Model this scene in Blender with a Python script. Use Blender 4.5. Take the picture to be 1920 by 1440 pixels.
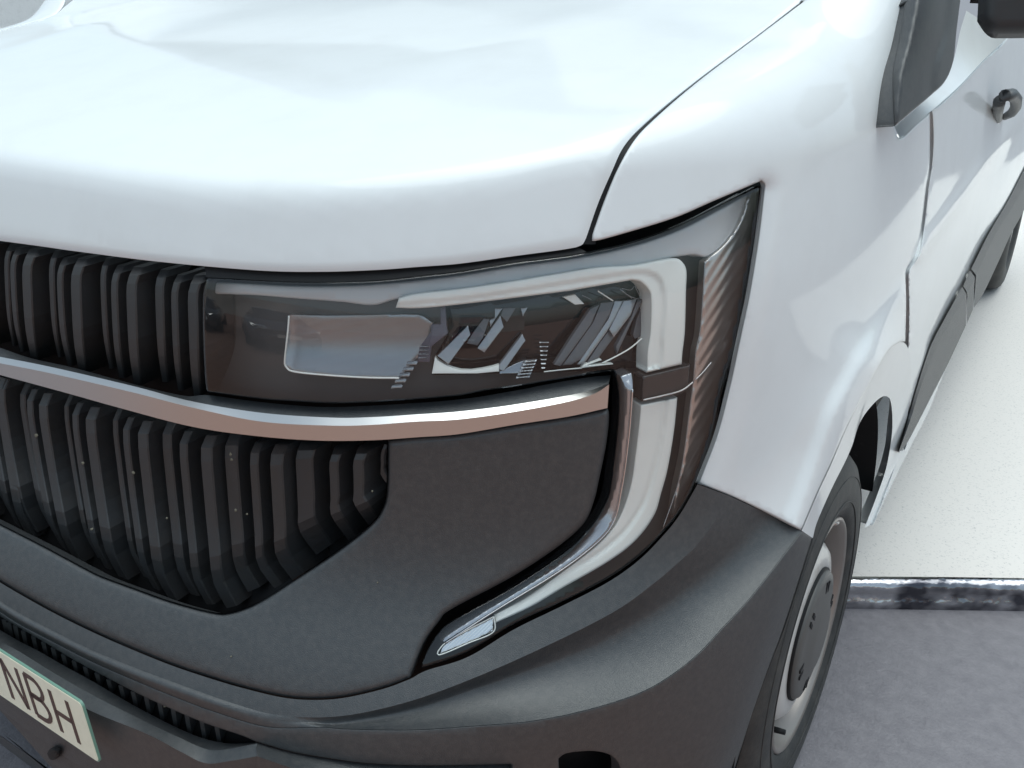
import bpy, math, random
import numpy as np
from mathutils import Matrix, Vector
from mathutils.geometry import delaunay_2d_cdt

random.seed(4)
for o in list(bpy.data.objects):
    bpy.data.objects.remove(o)
scene = bpy.context.scene
COL = scene.collection

# ------------------------------------------------------------------ camera
# van frame: x to the van's left, y towards its rear, z up, metres; front of the grille near y = 0
CAM = np.array([1.245, -0.452, 1.43])
YAW, PITCH, ROLL = [math.radians(a) for a in (33.15, 24.05, -1.15)]
FPX = 1672.0                                   # focal length in pixels of the 1920 wide photograph


def cam_axes():
    w = np.array([-math.sin(YAW) * math.cos(PITCH), math.cos(YAW) * math.cos(PITCH), -math.sin(PITCH)])
    r = np.cross(w, [0, 0, 1.0])
    r /= np.linalg.norm(r)
    u = np.cross(r, w)
    c, s = math.cos(ROLL), math.sin(ROLL)
    return c * r + s * u, -s * r + c * u, w


CR, CU, CW = cam_axes()
cd = bpy.data.cameras.new('camera')
cam = bpy.data.objects.new('camera', cd)
COL.objects.link(cam)
m = Matrix.Identity(4)
for i in range(3):
    m[i][0], m[i][1], m[i][2], m[i][3] = CR[i], CU[i], -CW[i], CAM[i]
cam.matrix_world = m
cd.sensor_width = 36.0
cd.sensor_fit = 'HORIZONTAL'
cd.lens = 36.0 * FPX / 1920.0
cd.clip_start = 0.02
cd.clip_end = 2000
scene.camera = cam

# ------------------------------------------------------------------ sky, sun, exposure
SUN_EL, SUN_AZ = math.radians(83), math.radians(25)       # azimuth measured from +y towards +x
world = bpy.data.worlds.new('World')
scene.world = world
world.use_nodes = True
wn = world.node_tree
wn.nodes.clear()
sky = wn.nodes.new('ShaderNodeTexSky')
sky.sky_type = 'NISHITA'
sky.sun_disc = False
sky.sun_elevation = SUN_EL
sky.sun_rotation = SUN_AZ
sky.air_density = 1.0
sky.dust_density = 3.0
hsv = wn.nodes.new('ShaderNodeHueSaturation')
hsv.inputs['Saturation'].default_value = 0.5
bg = wn.nodes.new('ShaderNodeBackground')
bg.inputs['Strength'].default_value = 0.14
wo = wn.nodes.new('ShaderNodeOutputWorld')
wn.links.new(sky.outputs[0], hsv.inputs['Color'])
tint = wn.nodes.new('ShaderNodeMix')
tint.data_type = 'RGBA'
tint.blend_type = 'MULTIPLY'
tint.inputs['Factor'].default_value = 1.0
tint.inputs[7].default_value = (0.90, 1.03, 1.03, 1)
wn.links.new(hsv.outputs[0], tint.inputs[6])
wn.links.new(tint.outputs[2], bg.inputs['Color'])
wn.links.new(bg.outputs[0], wo.inputs['Surface'])

sd = bpy.data.lights.new('sun', 'SUN')
sd.energy = 1.35
sd.angle = math.radians(70)
sd.color = (0.95, 1.0, 0.985)
sun = bpy.data.objects.new('sun', sd)
COL.objects.link(sun)
sdir = Vector((math.sin(SUN_AZ) * math.cos(SUN_EL), math.cos(SUN_AZ) * math.cos(SUN_EL), math.sin(SUN_EL)))
sun.rotation_euler = sdir.to_track_quat('Z', 'Y').to_euler()
sun.location = sdir * 20

scene.render.engine = 'CYCLES'
scene.view_settings.view_transform = 'Standard'
scene.view_settings.look = 'None'
scene.view_settings.exposure = 0.38
scene.view_settings.gamma = 1.0
scene.view_settings.use_curve_mapping = False
scene.cycles.max_bounces = 12
scene.cycles.transparent_max_bounces = 16


# ------------------------------------------------------------------ materials
def mat(name, base, rough=0.5, metal=0.0, coat=0.0, spec=0.5, noise=None, bump=None, coat_rough=0.03):
    """noise = (scale, colour2, low, high, detail); bump = (scale, strength, distance)"""
    M = bpy.data.materials.new(name)
    M.use_nodes = True
    nt = M.node_tree
    b = nt.nodes['Principled BSDF']
    b.inputs['Base Color'].default_value = (*base, 1)
    b.inputs['Roughness'].default_value = rough
    b.inputs['Metallic'].default_value = metal
    b.inputs['Coat Weight'].default_value = coat
    b.inputs['Coat Roughness'].default_value = coat_rough
    b.inputs['Specular IOR Level'].default_value = spec
    tc = nt.nodes.new('ShaderNodeTexCoord')
    if noise:
        n = nt.nodes.new('ShaderNodeTexNoise')
        n.inputs['Scale'].default_value = noise[0]
        n.inputs['Detail'].default_value = noise[4]
        n.inputs['Roughness'].default_value = 0.65
        r = nt.nodes.new('ShaderNodeValToRGB')
        r.color_ramp.elements[0].position = noise[2]
        r.color_ramp.elements[1].position = noise[3]
        r.color_ramp.elements[0].color = (*base, 1)
        r.color_ramp.elements[1].color = (*noise[1], 1)
        nt.links.new(tc.outputs['Object'], n.inputs['Vector'])
        nt.links.new(n.outputs['Fac'], r.inputs['Fac'])
        nt.links.new(r.outputs['Color'], b.inputs['Base Color'])
    if bump:
        n2 = nt.nodes.new('ShaderNodeTexNoise')
        n2.inputs['Scale'].default_value = bump[0]
        n2.inputs['Detail'].default_value = 3
        bp = nt.nodes.new('ShaderNodeBump')
        bp.inputs['Strength'].default_value = bump[1]
        bp.inputs['Distance'].default_value = bump[2]
        nt.links.new(tc.outputs['Object'], n2.inputs['Vector'])
        nt.links.new(n2.outputs['Fac'], bp.inputs['Height'])
        nt.links.new(bp.outputs['Normal'], b.inputs['Normal'])
    return M


WHITE = mat('white_paint', (0.75, 0.775, 0.785), 0.45, coat=0.7, coat_rough=0.07, spec=0.15, noise=(9, (0.715, 0.735, 0.742), 0.45, 0.8, 4))
PLASTIC = mat('grained_anthracite_plastic', (0.025, 0.029, 0.033), 0.50, spec=1.0,
              noise=(120, (0.052, 0.053, 0.054), 0.40, 0.78, 10), bump=(800, 0.5, 0.0009))
PLASTIC2 = mat('grille_plastic', (0.031, 0.033, 0.036), 0.50, spec=0.6,
               noise=(30, (0.032, 0.030, 0.029), 0.4, 0.75, 5), bump=(1700, 0.25, 0.0005))
BLACK = mat('black_void_plastic', (0.006, 0.006, 0.007), 0.6, spec=0.3)
GLOSSBLACK = mat('gloss_black', (0.008, 0.008, 0.010), 0.06, spec=0.5)
SATIN = mat('satin_chrome', (0.64, 0.63, 0.62), 0.34, metal=1.0, bump=(900, 0.04, 0.0003))
CHROME = mat('reflector_chrome', (0.86, 0.87, 0.88), 0.06, metal=1.0)
SMOKE = mat('smoked_metal', (0.30, 0.32, 0.35), 0.12, metal=0.9)
GUIDE = mat('milky_light_guide', (0.86, 0.88, 0.84), 0.30, spec=0.5, noise=(14, (0.81, 0.82, 0.78), 0.45, 0.75, 2))
BEZEL = mat('lamp_bezel', (0.034, 0.032, 0.033), 0.16, spec=0.6)
BEZELG = mat('lamp_bezel_grey', (0.34, 0.36, 0.38), 0.22, metal=0.7)
RUBBER = mat('tyre_rubber', (0.028, 0.029, 0.029), 0.62, noise=(25, (0.060, 0.057, 0.052), 0.45, 0.75, 6), bump=(260, 0.3, 0.002))
RIMW = mat('rim_lacquer', (0.60, 0.58, 0.555), 0.38, metal=0.1, coat=0.3, noise=(18, (0.46, 0.42, 0.38), 0.5, 0.8, 6))
CAPG = mat('cap_plastic', (0.095, 0.092, 0.088), 0.45, bump=(1200, 0.2, 0.0004))
PLATE = mat('plate_face', (0.86, 0.85, 0.68), 0.30, noise=(60, (0.79, 0.78, 0.62), 0.5, 0.75, 4))
PLATEINK = mat('plate_ink', (0.060, 0.028, 0.024), 0.4)
PLATEEDGE = mat('plate_edge', (0.16, 0.30, 0.24), 0.3)
LINER = mat('arch_liner_felt', (0.010, 0.010, 0.011), 0.9, noise=(60, (0.03, 0.03, 0.03), 0.6, 0.75, 6))


def glass(name, tint, ior=1.5, rough=0.0):
    M = bpy.data.materials.new(name)
    M.use_nodes = True
    nt = M.node_tree
    nt.nodes.clear()
    out = nt.nodes.new('ShaderNodeOutputMaterial')
    mx = nt.nodes.new('ShaderNodeMixShader')
    fr = nt.nodes.new('ShaderNodeFresnel')
    geo = nt.nodes.new('ShaderNodeNewGeometry')           # a thin sheet reflects alike from both sides
    iv = nt.nodes.new('ShaderNodeMix')
    iv.inputs['A'].default_value = ior
    iv.inputs['B'].default_value = 1.0 / ior
    nt.links.new(geo.outputs['Backfacing'], iv.inputs['Factor'])
    nt.links.new(iv.outputs['Result'], fr.inputs['IOR'])
    tr = nt.nodes.new('ShaderNodeBsdfTransparent')
    tr.inputs['Color'].default_value = (*tint, 1)
    gl = nt.nodes.new('ShaderNodeBsdfGlossy')
    gl.inputs['Roughness'].default_value = rough
    nt.links.new(fr.outputs[0], mx.inputs['Fac'])
    nt.links.new(tr.outputs[0], mx.inputs[1])
    nt.links.new(gl.outputs[0], mx.inputs[2])
    nt.links.new(mx.outputs[0], out.inputs['Surface'])
    return M


LENS = glass('clear_polycarbonate', (0.98, 0.98, 0.98), 1.62, 0.002)
INNERLENS = glass('inner_lens', (0.80, 0.82, 0.84), 1.35, 0.02)


# ------------------------------------------------------------------ the van's skin as one smooth implicit shape
def smax(a, b, k):
    h = np.maximum(k - np.abs(a - b), 0) / k
    return np.maximum(a, b) + h * h * k * 0.25


def softplus(v, k):
    return np.where(v > 6 * k, v, k * np.log1p(np.exp(np.clip(v / k, -40, 6))))


def body(P):
    x = np.abs(P[:, 0]); y = P[:, 1]; z = P[:, 2]
    nose = 1 / (1 + np.exp(-(z - 0.728) / 0.042))                 # the bumper stands forward of the grille
    y0 = 0.010 + 0.14 * nose + 0.08 * softplus(z - 1.02, 0.03) + 0.25 * softplus(z - 1.10, 0.015) + 0.30 * softplus(0.40 - z, 0.02)
    A = 1.005 + 0.018 * np.exp(-((z - 0.86) / 0.28) ** 2) - 0.10 * softplus(z - 1.15, 0.06)
    B = 1.0
    t = np.maximum(0.0, (B - (y - y0)) / B)
    g = (x / A) ** 4 + t ** 2.45 - 1
    gx = 4 * x ** 3 / A ** 4
    gy = -2.45 * t ** 1.45 / B
    d1 = g / np.sqrt(gx * gx + gy * gy + 1e-3)
    yw = 1.22 - 0.30 * x * x
    u = y - 0.15
    H = 1.209 + 0.27 * u - 0.075 * u * np.abs(u) + 0.012 * (1 - (x / 0.85) ** 2) + 1.1 * softplus(y - yw, 0.04)
    # pressed ridge on the bonnet, and the shallow valley beside it
    rs = np.clip((y - 0.30) / 0.6, 0, 1)
    H = H + 0.004 * np.exp(-((x - (0.30 + 0.22 * y)) / 0.085) ** 2) * rs * rs * (3 - 2 * rs)
    d2 = (z - H) / 1.03
    return smax(d1, d2, 0.022 + 0.12 * np.clip((y - 0.38) / 0.5, 0, 1))


def grad(P, e=2e-4):
    G = np.zeros_like(P)
    for i in range(3):
        D = np.zeros(3); D[i] = e
        G[:, i] = body(P + D) - body(P - D)
    return G / (np.linalg.norm(G, axis=1, keepdims=True) + 1e-12)


def rays(px):
    px = np.asarray(px, float)
    d = CW + np.outer((px[:, 0] - 960) / FPX, CR) - np.outer((px[:, 1] - 720) / FPX, CU)
    return d / np.linalg.norm(d, axis=1, keepdims=True)


def project(P):
    d = np.atleast_2d(P) - CAM
    z = d @ CW
    return np.stack([960 + FPX * (d @ CR) / z, 720 - FPX * (d @ CU) / z], -1)


def surf(px, off=0.0):
    """points of the skin (moved out by off) met by the lines of sight through the traced pixels"""
    D = rays(px)
    off = np.broadcast_to(np.asarray(off, float), (len(D),))
    t = np.full(len(D), 0.25)
    for _ in range(90):
        d = body(CAM + D * t[:, None]) - off
        t = np.minimum(t + 0.9 * d, 12.0)
    return CAM + D * t[:, None]


def on_plane(px, p0, n):
    D = rays(px)
    n = np.asarray(n, float)
    t = ((np.asarray(p0) - CAM) @ n) / (D @ n)
    return CAM + D * t[:, None]


# ------------------------------------------------------------------ curve and mesh helpers
def pts(s):
    v = [float(a) for a in s.replace(',', ' ').split()]
    return np.array(v).reshape(-1, 2)


def spline(p, step=6.0):
    """open Catmull-Rom chain through traced points, resampled evenly"""
    p = pts(p) if isinstance(p, str) else np.asarray(p, float)
    if len(p) == 2:
        q = p
    else:
        e = np.vstack([2 * p[0] - p[1], p, 2 * p[-1] - p[-2]])
        q = []
        for i in range(1, len(e) - 2):
            a, b, c, d = e[i - 1:i + 3]
            for t in np.linspace(0, 1, 14, endpoint=False):
                q.append(0.5 * (2 * b + (c - a) * t + (2 * a - 5 * b + 4 * c - d) * t * t + (3 * b - a - 3 * c + d) * t ** 3))
        q.append(e[-2])
        q = np.array(q)
    L = np.concatenate([[0], np.cumsum(np.hypot(*np.diff(q, axis=0).T))])
    n = max(2, int(L[-1] / step) + 1)
    s = np.linspace(0, L[-1], n)
    return np.stack([np.interp(s, L, q[:, 0]), np.interp(s, L, q[:, 1])], -1)


def resample(q, n):
    L = np.concatenate([[0], np.cumsum(np.hypot(*np.diff(q, axis=0).T))])
    s = np.linspace(0, L[-1], n)
    return np.stack([np.interp(s, L, q[:, 0]), np.interp(s, L, q[:, 1])], -1)


def chain(*parts, step=6.0):
    """closed outline out of smooth chains that meet in corners"""
    out = []
    for p in parts:
        q = spline(p, step)
        for a in q:
            if not out or np.hypot(*(a - out[-1])) > 0.8:
                out.append(a)
    if np.hypot(*(out[0] - out[-1])) < 0.8:
        out.pop()
    return np.array(out)


def inside(p, poly):
    x, y = p[:, 0], p[:, 1]
    res = np.zeros(len(p), bool)
    a = poly; b = np.roll(poly, -1, 0)
    for (x1, y1), (x2, y2) in zip(a, b):
        c = (y1 > y) != (y2 > y)
        if y1 != y2:
            res ^= c & (x < (x2 - x1) * (y - y1) / (y2 - y1) + x1)
    return res


def dist_to(p, poly, closed=True):
    a = poly if closed else poly[:-1]
    b = np.roll(poly, -1, 0) if closed else poly[1:]
    best = np.full(len(p), 1e9)
    for s, e in zip(a, b):
        d = e - s
        L = d @ d + 1e-12
        t = np.clip(((p - s) @ d) / L, 0, 1)
        q = s + t[:, None] * d
        best = np.minimum(best, np.hypot(*(p - q).T))
    return best


def make_obj(name, V, F, material, parent, smooth=True, sharp=None, label=None):
    me = bpy.data.meshes.new(name)
    me.from_pydata([tuple(map(float, v)) for v in V], [], [tuple(map(int, f)) for f in F])
    me.materials.append(material)
    if smooth:
        me.polygons.foreach_set('use_smooth', [True] * len(me.polygons))
    if sharp:
        for e in me.edges:
            if tuple(sorted(e.vertices)) in sharp:
                e.use_edge_sharp = True
    me.update()
    o = bpy.data.objects.new(name, me)
    COL.objects.link(o)
    if parent is not None:
        o.parent = parent
        o.matrix_parent_inverse = parent_inverse(parent)
    if label:
        o['label'] = label
    return o


def parent_inverse(p):
    M = Matrix.Identity(4)
    q = p
    while q is not None:
        M = Matrix.Translation(q.location) @ M if q.parent is None else M
        q = q.parent
    return M.inverted()


def area2(p):
    return 0.5 * np.sum(p[:, 0] * np.roll(p[:, 1], -1) - np.roll(p[:, 0], -1) * p[:, 1])


def panel(name, outline, material, parent, off=0.0, thick=0.004, r=3.0, rdepth=0.0018, step=12.0, holes=(),
          offf=None, label=None, sfun=None):
    """solid sheet: a traced outline laid on the skin (or at off from it), with rolled edges and real thickness"""
    sfun = sfun or surf
    loops = [outline] + list(holes)
    poly = outline
    V2, edges, base = [], [], 0
    rings = []
    for k, lp in enumerate(loops):
        n = len(lp)
        V2 += list(map(tuple, lp))
        edges += [(base + i, base + (i + 1) % n) for i in range(n)]
        rings.append((base, n))
        base += n
    nb = base
    drop = [1.0] * nb

    def ok(q, dmin):
        m_ = inside(q, poly)
        for h in holes:
            m_ &= ~inside(q, h)
        for lp in loops:
            m_ &= dist_to(q, lp) > dmin
        return m_
    if r > 0:
        for k, lp in enumerate(loops):
            tan = np.roll(lp, -1, 0) - np.roll(lp, 1, 0)
            tan /= np.linalg.norm(tan, axis=1, keepdims=True) + 1e-9
            nrm = np.stack([-tan[:, 1], tan[:, 0]], -1)
            sgn = 1 if area2(lp) > 0 else -1
            if k > 0:
                sgn = -sgn
            for fr, dr in ((0.38, 0.22), (1.0, 0.0)):
                q = lp + nrm * sgn * r * fr
                q = q[ok(q, r * fr * 0.85)]
                V2 += list(map(tuple, q)); drop += [dr] * len(q)
    mn, mx = poly.min(0), poly.max(0)
    gx = np.arange(mn[0] + step * 0.37, mx[0], step)
    gy = np.arange(mn[1] + step * 0.41, mx[1], step)
    G = np.stack(np.meshgrid(gx, gy), -1).reshape(-1, 2)
    if len(G):
        G = G[ok(G, max(r * 1.3, step * 0.3))]
        V2 += list(map(tuple, G)); drop += [0.0] * len(G)
    vo, eo, fo, ov, oe, of = delaunay_2d_cdt([Vector(v) for v in V2], edges, [], 0, 1e-6)
    Q = np.array([(v.x, v.y) for v in vo])
    dr = np.array([min((drop[j] for j in src), default=0.0) if src else 0.0 for src in ov])
    T = np.array([tuple(f) for f in fo])
    cen = Q[T].mean(1)
    keep = inside(cen, poly)
    for h in holes:
        keep &= ~inside(cen, h)
    T = T[keep]
    offv = (np.full(len(Q), off) if np.isscalar(off) else off(Q)) - dr * rdepth
    if offf is not None:
        offv = offv + offf(Q)
    P = sfun(Q, offv)
    # triangles facing the camera
    a, b, c = P[T[:, 0]], P[T[:, 1]], P[T[:, 2]]
    nn = np.cross(b - a, c - a)
    flip = ((a - CAM) * nn).sum(1) > 0
    T[flip] = T[flip][:, ::-1]
    N = grad(P)
    V = list(P); F = [tuple(t) for t in T]
    if thick > 0:
        inv = {}
        for i, src in enumerate(ov):
            for s in src:
                inv.setdefault(s, i)
        for b0, n in rings:
            idx = [inv.get(b0 + i) for i in range(n)]
            if any(i is None for i in idx):
                continue
            s0 = len(V)
            for i in idx:
                V.append(P[i])
            for i in idx:
                V.append(P[i] - N[i] * thick)
            for i in range(n):
                j = (i + 1) % n
                F.append((s0 + i, s0 + j, s0 + n + j, s0 + n + i))
    return make_obj(name, V, F, material, parent, label=label)


def loft(name, rows, material, parent, n=120, sub=4, label=None, closed_back=0.0, ease=True, sfun=None):
    """rows = [(curve, off, sharp)], curves run the same way; a surface drawn smoothly through them"""
    sfun = sfun or surf
    C = [resample(spline(c, 4.0) if isinstance(c, str) else c, n) for c, o, s in rows]
    O = [o(c_) if callable(o) else np.broadcast_to(np.asarray(o, float), (n,)) if np.isscalar(o) else np.interp(np.linspace(0, 1, n), np.linspace(0, 1, len(o)), o) for (c, o, s), c_ in zip(rows, C)]
    px, of, sh = [], [], []
    for i in range(len(rows)):
        px.append(C[i]); of.append(O[i]); sh.append(rows[i][2])
        if i < len(rows) - 1:
            for k in range(1, sub):
                t = k / sub
                te = t
                s0, s1 = rows[i][2], rows[i + 1][2]
                if ease:
                    if not s0 and not s1:
                        te = t * t * (3 - 2 * t)
                    elif s0 and not s1:
                        te = 1 - (1 - t) ** 2
                    elif s1 and not s0:
                        te = t ** 1.35
                px.append(C[i] * (1 - t) + C[i + 1] * t)
                of.append(O[i] * (1 - te) + O[i + 1] * te)
                sh.append(False)
    R = len(px)
    P = sfun(np.vstack(px), np.concatenate(of)).reshape(R, n, 3)
    V = P.reshape(-1, 3)
    F = []
    sharp = set()
    for i in range(R):
        for j in range(n - 1):
            if sh[i] and 0 < i < R - 1:
                sharp.add((i * n + j, i * n + j + 1))
            if i < R - 1:
                F.append((i * n + j, i * n + j + 1, (i + 1) * n + j + 1, (i + 1) * n + j))
    V = list(V)
    a, b, c = V[F[len(F) // 2][0]], V[F[len(F) // 2][1]], V[F[len(F) // 2][2]]
    if np.dot(np.cross(b - a, c - a), a - CAM) > 0:
        F = [f[::-1] for f in F]
    if closed_back > 0:
        ring = [(0, j) for j in range(n)] + [(i, n - 1) for i in range(1, R)] + [(R - 1, j) for j in range(n - 2, -1, -1)] + [(i, 0) for i in range(R - 2, 0, -1)]
        ids = [i * n + j for i, j in ring]
        N = grad(np.array([V[i] for i in ids]))
        s0 = len(V)
        k = len(ids)
        V += [V[i] for i in ids]
        V += [V[i] - N[q] * closed_back for q, i in enumerate(ids)]
        F += [(s0 + q, s0 + (q + 1) % k, s0 + k + (q + 1) % k, s0 + k + q) for q in range(k)]
    return make_obj(name, V, F, material, parent, sharp=sharp, label=label)


def tube3(name, P, rad, material, parent, seg=8, label=None, cap=True):
    P = np.asarray(P, float)
    n = len(P)
    rad = np.broadcast_to(np.asarray(rad, float), (n,))
    T = np.gradient(P, axis=0)
    T /= np.linalg.norm(T, axis=1, keepdims=True) + 1e-12
    up = np.array([0.31, 0.2, 0.93])
    V, F = [], []
    for i in range(n):
        a = np.cross(T[i], up); a /= np.linalg.norm(a) + 1e-12
        b = np.cross(T[i], a)
        for k in range(seg):
            th = 2 * math.pi * k / seg
            V.append(P[i] + rad[i] * (math.cos(th) * a + math.sin(th) * b))
    for i in range(n - 1):
        for k in range(seg):
            k2 = (k + 1) % seg
            F.append((i * seg + k, i * seg + k2, (i + 1) * seg + k2, (i + 1) * seg + k))
    if cap:
        F.append(tuple(range(seg - 1, -1, -1)))
        F.append(tuple((n - 1) * seg + k for k in range(seg)))
    return make_obj(name, V, F, material, parent, label=label)


def line(name, s, off, rad, material, parent, step=8, label=None, seg=6):
    return tube3(name, surf(spline(s, step), off), rad, material, parent, seg, label)


XC = -0.10          # the van's centre line; everything beyond it is the mirror image


def extend_left(s, xend=XC, off=0.0, n=10, keep=1.0):
    """carry a traced curve on past the picture's left edge at its own height on the skin"""
    q = spline(s, 5.0) if isinstance(s, str) else s
    ok_ = surf(q, off)[:, 0] > xend + 0.002
    q = q[ok_] if ok_.sum() > 13 else q
    p = surf(q[:12], off)
    x0, z0 = p[0, 0], p[0, 2]
    slope = (p[6, 2] - p[0, 2]) / (p[6, 0] - p[0, 0] + 1e-9)
    X = np.linspace(xend, x0, n, endpoint=False)
    dz = slope * 0.25 * (1 - np.exp((X - x0) / 0.25)) * -1 * keep
    Z = z0 + dz
    out = []
    for x, z in zip(X, Z):
        lo, hi = -0.6, 1.0
        for _ in range(50):
            mid = (lo + hi) / 2
            if body(np.array([[x, mid, z]]))[0] > off:
                lo = mid
            else:
                hi = mid
        out.append((x, lo, z))
    return np.vstack([project(np.array(out)), q])


def shift_px(q, dx, off=0.0):
    """the same outline moved sideways along the skin by dx metres"""
    p = surf(np.asarray(q, float), off)
    out = []
    for x, y, z in p:
        x += dx
        lo, hi = -0.6, 1.0
        for _ in range(50):
            mid = (lo + hi) / 2
            if body(np.array([[x, mid, z]]))[0] > off:
                lo = mid
            else:
                hi = mid
        out.append((x, lo, z))
    return project(np.array(out))


def box(name, lo, hi, material, parent, label=None):
    (x0, y0, z0), (x1, y1, z1) = lo, hi
    V = [(x, y, z) for x in (x0, x1) for y in (y0, y1) for z in (z0, z1)]
    F = [(0, 1, 3, 2), (4, 6, 7, 5), (0, 4, 5, 1), (2, 3, 7, 6), (0, 2, 6, 4), (1, 5, 7, 3)]
    return make_obj(name, V, F, material, parent, smooth=False, label=label)


def lathe_x(name, prof, cx, cy, cz, material, parent, seg=96, label=None, sharp_at=()):
    """profile (radius, x offset) turned about an axle along x"""
    V, F = [], []
    n = len(prof)
    for k in range(seg):
        th = 2 * math.pi * k / seg
        for r, dx in prof:
            V.append((cx + dx, cy + r * math.cos(th), cz + r * math.sin(th)))
    for k in range(seg):
        k2 = (k + 1) % seg
        for i in range(n - 1):
            F.append((k * n + i, k * n + i + 1, k2 * n + i + 1, k2 * n + i))
    sharp = set()
    for i in sharp_at:
        for k in range(seg):
            a, b = k * n + i, ((k + 1) % seg) * n + i
            sharp.add((min(a, b), max(a, b)))
    return make_obj(name, V, F, material, parent, sharp=sharp, label=label)


# ================================================================== THE SETTING
K0 = np.array([0.94, 1.49]); KD = np.array([0.866, 0.50]); KN = np.array([-0.50, 0.866])   # the kerb's line on the ground


def ground_strip(name, a, b, material, z=0.0, s0=-500, s1=500, nx=2):
    V = []
    for s in np.linspace(s0, s1, nx):
        for t in (a, b):
            p = K0 + KD * s + KN * t
            V.append((p[0], p[1], z))
    F = [(2 * i, 2 * i + 2, 2 * i + 3, 2 * i + 1) for i in range(nx - 1)]
    o = make_obj(name, V, F, material, None, smooth=False)
    o['kind'] = 'structure'
    return o


CONC = mat('grey_concrete', (0.172, 0.162, 0.178), 0.55, noise=(30, (0.225, 0.213, 0.228), 0.36, 0.68, 14), bump=(140, 0.4, 0.004))
PALE = mat('pale_speckled_screed', (0.80, 0.76, 0.72), 0.7, noise=(150, (0.42, 0.41, 0.40), 0.56, 0.76, 6), bump=(160, 0.2, 0.002))
RED = mat('red_brown_paving', (0.275, 0.155, 0.118), 0.8, noise=(5, (0.34, 0.205, 0.165), 0.35, 0.7, 9), bump=(90, 0.4, 0.004))
STEEL = mat('polished_dark_steel', (0.52, 0.515, 0.54), 0.14, metal=1.0, noise=(6, (0.09, 0.09, 0.105), 0.47, 0.62, 3), bump=(13, 0.7, 0.02))

ground_strip('ground', -0.95, 400.0, CONC)
ground_strip('pavement', 0.03, 7.5, PALE, 0.004, -1.6, 4.2)
ground_strip('yard', -400.0, -0.95, RED)


# kerb: a low dark steel edging, rounded on top, standing at the foot of the pale area
def kerb():
    prof = [(0.0, 0.0), (-0.004, 0.028), (0.006, 0.038), (-0.002, 0.050), (0.0, 0.066), (0.005, 0.074), (0.014, 0.078), (0.026, 0.078), (0.026, 0.0)]
    V, F = [], []
    S = np.linspace(-0.06, 4.2, 100)
    n = len(prof)
    for s in S:
        for t, z in prof:
            p = K0 + KD * s + KN * (t + 0.003 * math.sin(5.1 * s) * (z > 0.01))
            V.append((p[0], p[1], z))
    for i in range(len(S) - 1):
        for k in range(n - 1):
            F.append((i * n + k, i * n + k + 1, (i + 1) * n + k + 1, (i + 1) * n + k))
    F.append(tuple(range(n)))
    o = make_obj('kerb', V, F, STEEL, None)
    o['kind'] = 'structure'
    return o


kerb()


def wall_box(name, x0, x1, y0, y1, h, material):
    V = [(x, y, z) for x in (x0, x1) for y in (y0, y1) for z in (0, h)]
    F = [(0, 1, 3, 2), (4, 6, 7, 5), (0, 4, 5, 1), (2, 3, 7, 6), (0, 2, 6, 4), (1, 5, 7, 3)]
    return make_obj(name, V, F, material, None, smooth=False)


w = wall_box('boundary_wall', -9.3, -9.0, 1.0, 40.0, 2.9, mat('pale_render', (0.82, 0.82, 0.80), 0.8, noise=(14, (0.72, 0.72, 0.70), 0.5, 0.75, 8), bump=(60, 0.3, 0.01)))
w['label'] = 'pale rendered wall beyond the bonnet in the top left corner'
w['category'] = 'wall'

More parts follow.
